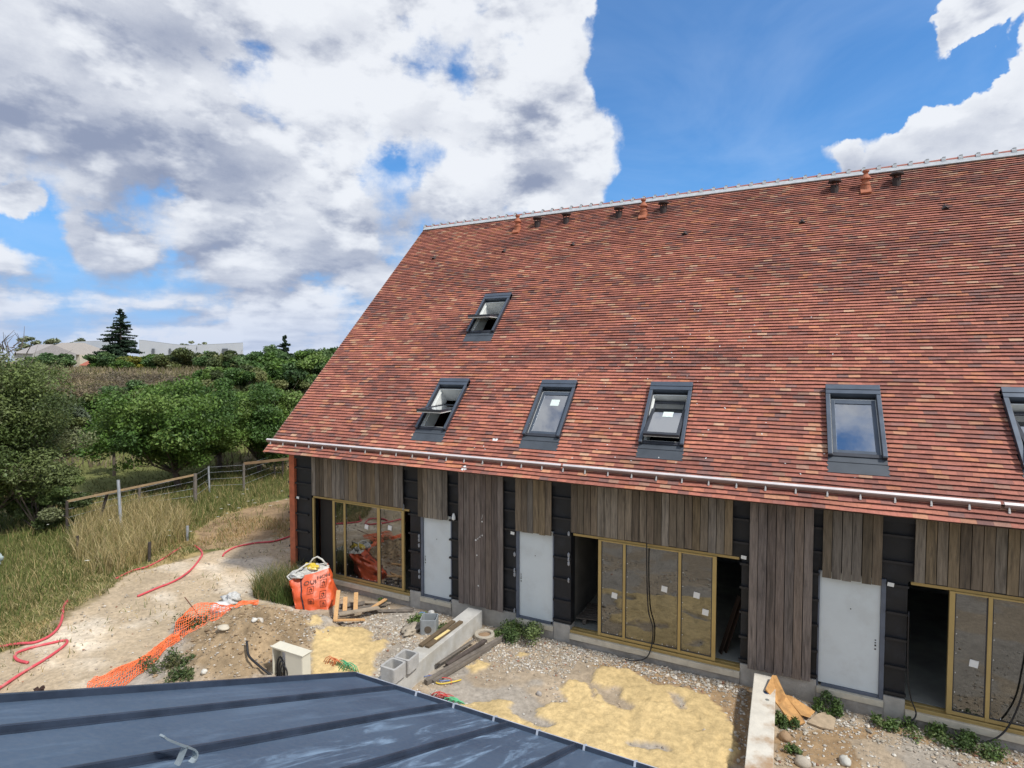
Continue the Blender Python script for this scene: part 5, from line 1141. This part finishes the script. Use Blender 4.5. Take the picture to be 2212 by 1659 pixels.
blades(60000, lambda n, g_: wpoly([(-22, 4), (-14, 4), (-14, 18), (-22, 18)], (-22, -14, 4, 18), lambda x, y: sstep(.40, .55, fbm(x * .9, y * .9, 204)) * np.where(inpoly(x, y, PATH), .04, 1.) * (1 - inpoly(x, y, DIRT) * .7))(n, g_), 'track_weeds', 'sparse weeds along the edge of the track', 'grass', .05, .24, .022, 73, GREEN + STRAW, M_grass, .9)
blades(26000, wpoly([(-45, 10), (-22, 14), (-22, 34), (-45, 34)], (-45, -20, 10, 34), lambda x, y: .6 + 0 * x), 'meadow_grass', 'short grass of the orchard beyond the fence', 'grass', .06, .22, .05, 74, [(.15, .16, .055), (.20, .19, .08), (.12, .14, .045)], M_grass, .9)
def fieldxy(n, g_):
    x = g_.uniform(-110, -8, n); y = g_.uniform(10, 95, n); d = -math.sin(YAW) * x + math.cos(YAW) * y; la = math.cos(YAW) * x + math.sin(YAW) * y
    ok = (d > 34) & (d < 80) & (la < -.25 * d) & (la > -1.0 * d); return np.stack([x, y], 1)[ok]
blades(70000, fieldxy, 'scrub', 'dry grey brown scrub and tall weeds covering the rising bank', 'scrub', .2, .9, .12, 75, [(.26, .21, .135), (.32, .26, .17), (.19, .16, .11), (.24, .20, .13), (.21, .19, .08), (.15, .15, .06)], M_grass, .6, seg=2)
# dark dead weed clumps on the bank
rg_ = np.random.default_rng(5); cen = []; rd = []
for i in range(140):
    xx, yy = rg_.uniform(60, 470), rg_.uniform(806, 868); d = rg_.uniform(42, 60)
    r_ = ray(xx, 781.); p = CAMP + r_ * d; zz = float(gheight(np.array([p[0]]), np.array([p[1]]))[0]); cen.append((p[0], p[1], zz + .35)); rd.append((rg_.uniform(.7, 1.6), rg_.uniform(.7, 1.6), rg_.uniform(.3, .8)))
V_, F_, c = leaf_cloud(cen, rd, 26000, .10, 76, [(.13, .11, .085), (.18, .15, .11), (.24, .19, .125), (.16, .15, .07), (.20, .165, .10)])
tag(npmesh('scrub', V_, F_, M_grass, None, cen[0], c), 'dark dead weed clumps scattered over the bank below the hedge', 'scrub', kind='stuff')
# white umbel flowers
def flow(n, place, seed):
    g_ = np.random.default_rng(seed); xy = place(n, g_); z = gheight(xy[:, 0], xy[:, 1]) + g_.uniform(.35, .85, len(xy)); mb = MB()
    for (x, y), zz in zip(xy, z):
        r = g_.uniform(.04, .085); mb.lathe((x, y, zz), [(0, .012), (r * .6, .010), (r, 0)], 7, ((1, 0, .2), (0, 1, -.2), (0, 0, 1)))
    return mb
mb = flow(170, wpoly(LEFTG + [], (-28, -14, 5, 24), lambda x, y: nopath(x, y) * sstep(.42, .6, fbm(x * .5, y * .5, 205))), 80)
tag(mb.build('wildflowers', mat('umbel_white', (.72, .72, .64), .8), None, (-20, 12, 0)), 'small white umbel flowers dotted through the rough grass', 'wildflowers', kind='stuff')
# ================================================================ FENCE
M_post = mat('grey_post', (.16, .14, .12), .85, 6., .3); M_galv = mat('galvanised_post', (.42, .45, .48), .45, 8., .25, metal=.4); M_dkp = mat('dark_post', (.055, .045, .038), .9, 6., .4)
fence = empty('wire_fence', (-25.3, 16, 0), 'rundown wire fence with mixed wooden and metal posts and a loose wooden rail', 'fence')
FP = []
def post(px, py, ptop, mt, wd, lean=0.):
    b = za(px, py); d = -math.sin(YAW) * b[0] + math.cos(YAW) * b[1]
    gy_ = gz(*b); tp = CAMP + ray(*((ptop[0] * .38879) / 1.15729, (780 + ptop[1] * .38879) / 1.15729)) * ((b[0] * FV[0] + b[1] * FV[1] - 6.6 * FV[2]) + 0)
    MB().tube([(b[0], b[1], gy_ - .3), tuple(tp)], wd, 8).build('post', mt, fence); FP.append((np.array((b[0], b[1], gy_)), tp))
post(430, 1430, (430, 1215), M_dkp, .05); post(782, 1420, (760, 1080), M_galv, .055); post(620, 1360, (690, 1165), M_dkp, .055)
post(890, 1265, (897, 1128), M_post, .055); post(1255, 1230, (1254, 1040), M_post, .08); post(1348, 1160, (1340, 990), M_galv, .045)
post(1567, 1150, (1567, 975), M_post, .06); post(1766, 1060, (1765, 915), M_post, .05); post(1817, 1065, (1817, 925), M_dkp, .05)
post(500, 1560, (497, 1440), M_dkp, .045)
b0 = FP[0][1]; b1 = FP[4][1]
MB().beam(FP[0][1] + np.array((-.0, 0, -.02)), FP[4][1] + np.array((0, 0, -.05)), .035, .085, up=(0, 0, 1)).build('rail', mat('pine_rail', (.33, .235, .13), .8, 4., .3), fence)
MB().beam(FP[6][1], FP[6][1] + np.array((1.9, 2.4, .12)), .05, .13).build('rail', mat('dark_rail', (.20, .13, .07), .8, 4., .3), fence)
wr = MB(); order = [0, 3, 4, 5, 6, 7, 8]
for a, b in zip(order[:-1], order[1:]):
    for t in (.25, .5, .75, .95): wr.tube([FP[a][0] * (1 - t) + FP[a][1] * t, FP[b][0] * (1 - t) + FP[b][1] * t], .006, 4)
wr.build('wire', M_galv, fence)
for px, py, pt_, lab in ((1205, 1470, (1205, 1375), 'short leaning blue grey stake standing in the grass near the red conduit'), (958, 1600, (962, 1480), 'short dark wooden stake standing in the tall straw coloured grass')):
    b = za(px, py); dpt = b[0] * FV[0] + b[1] * FV[1] - 6.6 * FV[2]
    tp = CAMP + ray((pt_[0] * .38879) / 1.15729, (780 + pt_[1] * .38879) / 1.15729) * dpt
    tag(MB().tube([(b[0], b[1], -.1), tuple(tp)], .05, 8).build('stake', M_galv if 'blue' in lab else M_dkp, None, (b[0], b[1], 0)), lab, 'stake')
# ================================================================ TREES
M_bark = mat('bark', (.12, .095, .075), .95, 9., .4, bump=.6, bscale=20.)
def tree(name, label, cat, x, ytop, ybase, depth, wpx, n, size, cols, seed, cr=(.13, .27), trunk=True, shape='round', group=None, low=.12, k=34, bare=0, xtrunk=None, flat=1., inner=True):
    g_ = np.random.default_rng(seed)
    r0 = ray(x, 781.); r0 = r0 / (r0 @ FV); c = CAMP + r0 * depth; bx, by = float(c[0]), float(c[1]); zg = gz(bx, by)
    zt = 6.6 + (781 - ytop) / FPX * depth; H = zt - zg; R_ = wpx / FPX * depth / 2
    if xtrunk is not None:
        q_ = ray(xtrunk, 781.); q_ = CAMP + q_ / (q_ @ FV) * depth; tx, ty = float(q_[0]), float(q_[1])
    else: tx, ty = bx, by
    zlo = zg + H * low; zc = (zlo + zt) / 2; hz_ = (zt - zlo) / 2
    cen = []; rd = []
    for i in range(k):
        d = g_.normal(size=3); d /= np.linalg.norm(d); q_ = g_.random() ** .38 * g_.uniform(.75, .97)
        p = np.array((bx, by, zc)) + d * q_ * np.array((R_, R_, hz_))
        if shape == 'dome' and p[2] < zc: 
            pass
        rr_ = g_.uniform(*cr) * min(R_, hz_ * 1.4); cen.append(p); rd.append((rr_ * g_.uniform(.9, 1.5), rr_ * g_.uniform(.9, 1.5), rr_ * g_.uniform(.55, .9) * flat))
    root = empty(name, (tx, ty, zg), label, cat, group)
    V_, F_, cc = leaf_cloud(cen, rd, n, size, seed, cols)
    V_[:, 2] = np.maximum(V_[:, 2], zg + .02)
    npmesh('crown', V_, F_, M_leaf, root, col=cc)
    tb = MB(); tr = max(.05, H * .022)
    if trunk:
        fk = np.array((tx + (bx - tx) * .2, ty + (by - ty) * .2, zg + H * max(.14, low * .9))); tb.tube([(tx, ty, zg - .2), (tx, ty, zg + .1), tuple(fk)], [tr * 1.5, tr * 1.15, tr], 9)
    else: fk = np.array((tx, ty, zg))
    for i in range(min(k, 20)):
        p = np.array(cen[i]); mid = (fk + p) / 2 + np.array((0, 0, -.08 * H * g_.random())) + g_.normal(size=3) * .04 * H; tb.tube([tuple(fk), tuple(mid), tuple(p)], [tr * .5, tr * .28, tr * .08], 5, cap=False)
        for j in range(2):
            e = p + g_.normal(size=3) * np.array(rd[i]) * .9; tb.tube([tuple(mid), tuple((mid + e) / 2 + g_.normal(size=3) * .05), tuple(e)], [tr * .18, tr * .1, tr * .03], 4, cap=False)
    for i in range(bare):
        d = g_.normal(size=3); d[2] = abs(d[2]) + .3; d /= np.linalg.norm(d); p0 = np.array((bx, by, zc)) + d * np.array((R_, R_, hz_)) * .7; p1 = p0 + d * g_.uniform(.5, 1.3) + g_.normal(size=3) * .3
        tb.tube([tuple(p0), tuple((p0 + p1) / 2 + g_.normal(size=3) * .15), tuple(p1)], [.018, .012, .004], 4, cap=False)
    tb.build('trunk', M_bark, root); return root
LG = [(.088, .165, .030), (.115, .20, .038), (.062, .125, .026), (.145, .225, .05)]        # fresh green
DG = [(0.063, 0.122, 0.038), (0.088, 0.157, 0.050), (0.050, 0.097, 0.031), (0.116, 0.189, 0.063)]         # dull dark
OL = [(0.101, 0.128, 0.041), (0.135, 0.162, 0.051), (0.074, 0.101, 0.034), (0.176, 0.189, 0.068)]            # olive
YG = [(.19, .19, .025), (.25, .24, .03), (.13, .16, .03)]; GB = [(0.120, 0.150, 0.090), (0.144, 0.180, 0.108), (0.096, 0.120, 0.072)]
WL = [(.10, .145, .040), (.135, .18, .052), (.16, .20, .072), (.07, .10, .032), (.18, .20, .095)]
tree('willow_tree', 'very large dull green willow like tree filling the left edge of the photo', 'tree', -60, 735, 1190, 21.0, 440, 150000, .058, WL, 101, k=150, cr=(.15, .28), low=.02, bare=26)
tree('bush', 'dull green bush at the foot of the very large left tree, toward the fence', 'bush', 70, 960, 1200, 21.5, 200, 26000, .052, WL, 102, low=.0, k=26, trunk=False, bare=10)
tree('bush', 'olive bush behind the very large left tree, reaching up to the grey house roof', 'bush', 20, 742, 900, 34, 190, 14000, .10, OL, 103, low=.0, k=26, trunk=False, bare=8)
tree('orchard_tree', 'broad low fresh green orchard tree with a forked trunk behind the loose fence rail', 'tree', 350, 808, 1060, 28.6, 350, 48000, .085, LG, 104, low=.13, k=110, xtrunk=378)
tree('orchard_tree', 'fresh green orchard tree just left of the tiled roof edge', 'tree', 552, 812, 1030, 32.5, 260, 36000, .09, LG, 105, low=.14, k=70, xtrunk=556)
tree('sapling', 'thin young tree with a bare trunk left of the broad orchard tree', 'tree', 240, 900, 1027, 32., 95, 3200, .085, LG, 106, low=.45, k=16)
tree('bush', 'grey green bush above the thin young tree', 'bush', 175, 860, 960, 37., 105, 9000, .10, GB, 107, low=.0, k=18, trunk=False)
tree('bush', 'dark green bush between the thin young tree and the scrub bank', 'bush', 245, 836, 930, 41., 95, 7000, .10, LG, 108, low=.0, k=16, trunk=False)
tree('bush', 'mid green bush at the foot of the brown bank, left of the broad orchard tree', 'bush', 205, 838, 960, 39., 130, 12000, .10, LG + OL, 120, cr=(.2, .35), low=0, k=24, trunk=False)
tree('bush', 'olive bush on the brown bank above the thin young tree', 'bush', 290, 828, 930, 41., 150, 12000, .10, OL + DG, 121, cr=(.2, .35), low=0, k=24, trunk=False)
tree('bush', 'pale olive bush between the willow like tree and the brown bank', 'bush', 130, 850, 960, 36., 110, 9000, .10, OL + GB, 122, cr=(.2, .35), low=0, k=20, trunk=False)
tree('hedge_tree', 'fresh green tree crown between both orchard trees, just behind them', 'tree', 470, 806, 980, 34., 170, 20000, .095, LG, 123, low=.1, k=50)
tree('yellow_green_tree', 'yellowish green tree tucked against the left slope of the tiled roof', 'tree', 655, 806, 980, 37., 130, 18000, .095, OL + YG[:1] + OL, 109, low=.05, k=26)
tree('orchard_tree', 'mid green tree behind the orchard trees, above the second one', 'tree', 540, 790, 930, 42., 200, 22000, .10, LG + OL, 110, low=.02, k=26)
tree('bush', 'pale green bush at the top left of the broad orchard tree crown', 'bush', 410, 806, 900, 40., 150, 12000, .10, LG + OL, 111, low=0, k=20, trunk=False)
HG = 'trees and shrubs of the far hedge line'
HD = [
 (610, 778, 50, 150, LG, 'hedge_tree', 'leafy green tree filling the thicket just above the second orchard tree'),
 (470, 792, 50, 110, OL + LG, 'hedge_tree', 'olive green tree at the left edge of the thicket above the broad orchard tree'),
 (680, 772, 48, 120, DG + LG, 'hedge_tree', 'dark leafy tree pressed against the roof slope above the yellowish tree'),  # x, ytop, depth, wpx, cols, name, label
 (95, 762, 72, 62, DG, 'hedge_shrub', 'dark green hedge shrub below the grey hip roof, left one'),
 (130, 766, 70, 60, DG, 'hedge_shrub', 'dark green hedge shrub below the grey hip roof, right one'),
 (228, 762, 74, 84, DG, 'hedge_shrub', 'rounded dark shrub right in front of the tall spruce'),
 (206, 782, 73, 20, LG, 'hedge_shrub', 'small green shrub right of the little red roof'),
 (284, 766, 72, 44, YG, 'hedge_shrub', 'bright yellow green shrub in the hedge right of the spruce'),
 (262, 778, 70, 40, LG, 'hedge_shrub', 'low green shrub under the spruce beside the yellow shrub'),
 (330, 764, 74, 60, LG + DG, 'hedge_shrub', 'green hedge shrub just right of the yellow shrub'),
 (392, 752, 72, 96, OL, 'hedge_tree', 'broad olive green hedge tree in front of the pale warehouse'),
 (455, 756, 70, 60, OL + DG, 'hedge_tree', 'olive hedge tree under the middle of the pale warehouse'),
 (500, 760, 66, 84, DG + OL, 'hedge_tree', 'dark hedge tree at the right end of the pale warehouse'),
 (545, 752, 64, 70, DG, 'hedge_tree', 'dark green tree just right of the pale warehouse'),
 (600, 764, 60, 110, LG + DG, 'hedge_tree', 'wide mid green tree left of the roof edge, below the cedar'),
 (655, 758, 64, 90, DG + LG, 'hedge_tree', 'green tree left of the roof edge, right of the cedar'),
 (705, 750, 62, 90, LG + DG, 'hedge_tree', 'green tree partly hidden behind the roof slope at the skyline'),
 (650, 785, 52, 120, LG, 'hedge_tree', 'bright green tree crown between the hedge line and the yellowish tree'),
 (560, 786, 54, 120, LG + OL, 'hedge_tree', 'mid green tree crown in the middle of the thicket left of the roof'),
 (500, 800, 52, 70, DG, 'hedge_shrub', 'dark shrub with dead grey twigs at the right end of the scrub bank'),
 (590, 744, 105, 44, DG, 'hedge_tree', 'distant rounded dark tree left of the cedar'),
 (720, 752, 110, 60, DG, 'hedge_tree', 'distant dark trees at the horizon beside the roof slope'),
 (675, 754, 100, 60, DG, 'hedge_tree', 'distant dark green tree right behind the cedar')]
for i, (x, yt, dp, wp, cl, nm, lb) in enumerate(HD):
    tree(nm, lb, 'tree' if 'tree' in nm else 'shrub', x, yt, 800, dp, wp, int(3600 + wp * 60), .17, cl, 130 + i, cr=(.22, .42), low=.0, k=30, trunk='tree' in nm, group=HG, bare=6 if i in (12, 19) else 0)
PT = [(.20, .23, .13), (.26, .29, .17), (.15, .18, .10)]
for i, (x, yt, wp, lb) in enumerate([(60, 723, 60, 'pale silvery treetop beyond the roofs, leftmost above the grey hip roof'), (105, 721, 60, 'pale silvery treetop above the grey hip roof ridge'), (180, 727, 56, 'pale silvery treetop just left of the spruce tip'),
                                      (325, 735, 16, 'tiny pale treetop peeking above the warehouse beside the spruce'), (366, 736, 16, 'tiny pale treetop peeking above the warehouse dip'), (400, 731, 44, 'pale silvery treetop above the warehouse, left one'), (440, 733, 44, 'pale silvery treetop above the warehouse, middle one'), (462, 736, 24, 'pale silvery treetop above the warehouse, right one')]):
    tree('far_tree', lb, 'tree', x, yt, 780, 190, wp, 1500, .42, PT, 170 + i, low=.3, k=12, group='pale trees beyond the warehouse')
# spruce and cedar: tiers of drooping branches
def conifer(name, label, x, ytop, depth, wpx, seed, cols, tiers, irregular=.15, n=14000, size=.16, zbase=None, stems=1):
    g_ = np.random.default_rng(seed); r0 = ray(x, 781.); c = CAMP + r0 / (r0 @ FV) * depth; bx, by = float(c[0]), float(c[1]); zg = gz(bx, by)
    zt = 6.6 + (781 - ytop) / FPX * depth; H = zt - zg; R_ = wpx / FPX * depth / 2; root = empty(name, (bx, by, zg), label, 'tree')
    V0 = []; tb = MB().tube([(bx, by, zg - .3), (bx, by, zg + H * .5), (bx, by, zt)], [H * .022, H * .013, .02], 8)
    cen = []; rd = []
    for i in range(tiers):
        t = (i + .5) / tiers; z = zg + H * (.03 + .97 * t); zi = z; rr_ = R_ * ((1 - .55 * t / .4) if t < .4 else .62 * ((1 - t) / .6) ** .9) + .10; nb = 12 if t < .4 else 8
        for j in range(nb):
            z = zi + g_.uniform(-.5, .5) * H / tiers; a = g_.random() * 6.28; L = rr_ * g_.uniform(1 - irregular * 1.6, 1 + irregular * .6); e = np.array((bx + math.cos(a) * L, by + math.sin(a) * L, z + (.03 if t > .6 else -.05) * L + g_.uniform(-.1, .1)))
            tb.tube([(bx, by, z), tuple((np.array((bx, by, z + .03 * L)) + e) / 2), tuple(e)], [.05, .03, .01], 4, cap=False)
            for s in np.linspace(.25, 1., 4 if t < .8 else 3):
                p = np.array((bx, by, z)) * (1 - s) + e * s; cen.append(p); w_ = max(.12, L * .17); rd.append((w_ * 1.3, w_ * 1.3, H / tiers * (.42 if t < .45 else .24)))
    V_, F_, cc = leaf_cloud(cen, rd, n, size, seed, cols, up=.9); npmesh('crown', V_, F_, M_leaf, root, col=cc); tb.build('trunk', M_bark, root)
SP = [(0.026, 0.052, 0.026), (0.036, 0.068, 0.034), (0.019, 0.039, 0.021)]
conifer('spruce_tree', 'tall dark pointed spruce rising above the distant roofs', 262, 668, 88, 108, 190, SP, 22, .25, 42000, .15)
conifer('cedar_tree', 'dark layered cedar standing above the far hedge left of the tiled roof', 616, 725, 108, 54, 191, SP, 9, .45, 9000, .2)
# dead twigs at the far left skyline
g_ = np.random.default_rng(8); mb = MB()
for i in range(16):
    p0 = at_depth(g_.uniform(0, 60), g_.uniform(745, 770), 22.); p1 = p0 + np.array((g_.uniform(-.5, 1.), g_.uniform(-.3, .3), g_.uniform(.3, .9)))
    mb.tube([tuple(p0), tuple((p0 + p1) / 2 + g_.normal(size=3) * .12), tuple(p1)], [.02, .013, .005], 4)
for o in [q for q in bpy.data.objects if q.name == 'willow_tree']: mb.build('twigs', mat('grey_twig', (.16, .13, .11), .9), o)
# ================================================================ DISTANT BUILDINGS
M_ware = mat('warehouse_panel', (.50, .53, .57), .7, .3, .06); M_wtrim = mat('warehouse_trim', (.34, .36, .38), .7)
def wpt(x, y, d):
    p = at_depth(x, y, d); return p
def prism_building(pts_top, d0, depth_back, zbase, name, label, mt, parts=()):
    """pts_top: skyline of the front wall as photo pixels at distance d0; the mass runs depth_back metres behind"""
    r_ = empty(name, tuple(wpt(pts_top[0][0], 781, d0))[:2] + (zbase,), label, 'building')
    Fp = [wpt(x, y, d0) for x, y in pts_top]; bk = ray(pts_top[-1][0], 781.); bk = np.array((bk[0], bk[1], 0.)); bk = bk / np.linalg.norm(bk) * depth_back
    n = len(Fp); Bp = [np.array((p[0], p[1], zbase)) for p in Fp]; V_ = Fp + Bp + [p + bk for p in Fp] + [p + bk for p in Bp]; F_ = []
    for i in range(n - 1): F_ += [(i, n + i, n + i + 1, i + 1), (2 * n + i, 2 * n + i + 1, 3 * n + i + 1, 3 * n + i)]
    F_ += [(0, 2 * n, 3 * n, n), (n - 1, 2 * n - 1, 4 * n - 1, 3 * n - 1)]
    MB().add(V_, F_).build('wall', mt, r_); up = np.array((0, 0, .12))
    rb = MB()
    for i in range(n - 1):
        a, b = Fp[i], Fp[i + 1]; rb.add([a + up, b + up, b + up + bk, a + up + bk, a, b, b + bk, a + bk], [(0, 1, 2, 3), (4, 5, 1, 0), (7, 6, 2, 3)][0:2])
    rb.build('roof_edge', M_wtrim, r_); return r_
ZB = 5.3
wa = prism_building([(300, 735), (312, 736), (378, 744.5), (403, 746.5), (465, 744), (525, 741)], 135, 40, ZB, 'warehouse', 'long pale grey warehouse with a shallow butterfly roofline right of the spruce', M_ware)
wb = prism_building([(133, 741), (152, 743), (160, 739), (212, 737), (250, 741)], 145, 30, ZB, 'warehouse', 'pale grey flat building between the grey hip roof and the spruce', mat('warehouse_blue', (.45, .49, .55), .7, .3, .06))
mw = mat('far_window', (.10, .11, .12), .3)
def win(px0, px1, py0, py1, d, par, mt=mw):
    q_ = [wpt(px0, py1, d), wpt(px1, py1, d), wpt(px1, py0, d), wpt(px0, py0, d)]; b = -np.array((-math.sin(YAW), math.cos(YAW), 0)) * .1
    MB().add(q_ + [p + b for p in q_], [(4, 5, 6, 7), (0, 1, 5, 4), (1, 2, 6, 5), (2, 3, 7, 6), (3, 0, 4, 7)]).build('window', mt, par)
for a in ((162, 170), (187, 195), (200, 206), (216, 220)): win(a[0], a[1], 755, 762, 144.9, wb)
for a in ((328, 334), (480, 492), (365, 369)): win(a[0], a[1], 753, 764, 134.9, wa)
win(425, 425.6, 748, 756, 134.9, wa)
hs = empty('house', tuple(wpt(120, 781, 92))[:2] + (ZB,), 'distant house with a beige grey hip roof left of the spruce', 'house')
def solid(name, mt, par, low, high):
    k = len(low); MB().add(low + high, [tuple(range(k))[::-1], tuple(range(k, 2 * k))] + [(i, (i + 1) % k, (i + 1) % k + k, i + k) for i in range(k)]).build(name, mt, par)
bk = np.array((-math.sin(YAW), math.cos(YAW), 0)); e0 = wpt(72, 764, 92); e1 = wpt(172, 766, 92); lo0, lo1 = e0.copy(), e1.copy(); lo0[2] = lo1[2] = ZB
solid('wall', mat('cream_wall', (.55, .50, .40), .9), hs, [lo0, lo1, lo1 + bk * 9, lo0 + bk * 9], [e0, e1, e1 + bk * 9, e0 + bk * 9])
r0_, r1_ = wpt(84, 738.5, 92) + bk * 4.5, wpt(136, 738.5, 92) + bk * 4.5
ov = 0.4
MB().add([e0 - bk * ov, e1 - bk * ov, e1 + bk * 9.4, e0 + bk * 9.4, r0_, r1_], [(0, 1, 5, 4), (1, 2, 5), (2, 3, 4, 5), (3, 0, 4), (3, 2, 1, 0)]).build('roof', mat('beige_tile', (.31, .28, .25), .9, 2., .1), hs)
h2 = empty('house', tuple(wpt(185, 781, 86))[:2] + (ZB,), 'small distant house with a red tiled roof below the pale buildings', 'house')
a0, a1 = wpt(170, 789, 86), wpt(196, 791, 86); t0_, t1_ = wpt(172, 768, 86) + bk * 4, wpt(204, 767, 86) + bk * 4
MB().add([a0, a1, t1_, t0_, a0 + bk * 8, a1 + bk * 8], [(0, 1, 2, 3), (3, 2, 5, 4), (1, 5, 2), (4, 0, 3)]).build('roof', mat('far_red_tile', (.36, .11, .07), .9, 2., .2), h2)
w0, w1 = a0.copy(), a1.copy(); w0[2] = w1[2] = 5.0
solid('wall', mat('cream_wall2', (.6, .52, .42), .9), h2, [w0 + bk * .3, w1 + bk * .3, w1 + bk * 7.8, w0 + bk * 7.8], [a0 + bk * .3, a1 + bk * .3, a1 + bk * 7.8, a0 + bk * 7.8])
h3 = empty('house', tuple(wpt(60, 781, 80))[:2] + (ZB,), 'distant white walled house mostly hidden by the far left trees', 'house')
e0, e1 = wpt(30, 763, 82), wpt(72, 764, 82); l0, l1 = e0.copy(), e1.copy(); l0[2] = l1[2] = 5.0
solid('wall', mat('white_wall', (.42, .42, .39), .9), h3, [l0, l1, l1 + bk * 8, l0 + bk * 8], [e0, e1, e1 + bk * 8, e0 + bk * 8])
r0_, r1_ = wpt(30, 742, 82) + bk * 4, wpt(66, 742, 82) + bk * 4
MB().add([e0 - bk * .3, e1 - bk * .3, e1 + bk * 8.3, e0 + bk * 8.3, r0_, r1_], [(0, 1, 5, 4), (1, 2, 5), (2, 3, 4, 5), (3, 0, 4), (3, 2, 1, 0)]).build('roof', mat('grey_tile', (.30, .28, .27), .9), h3)
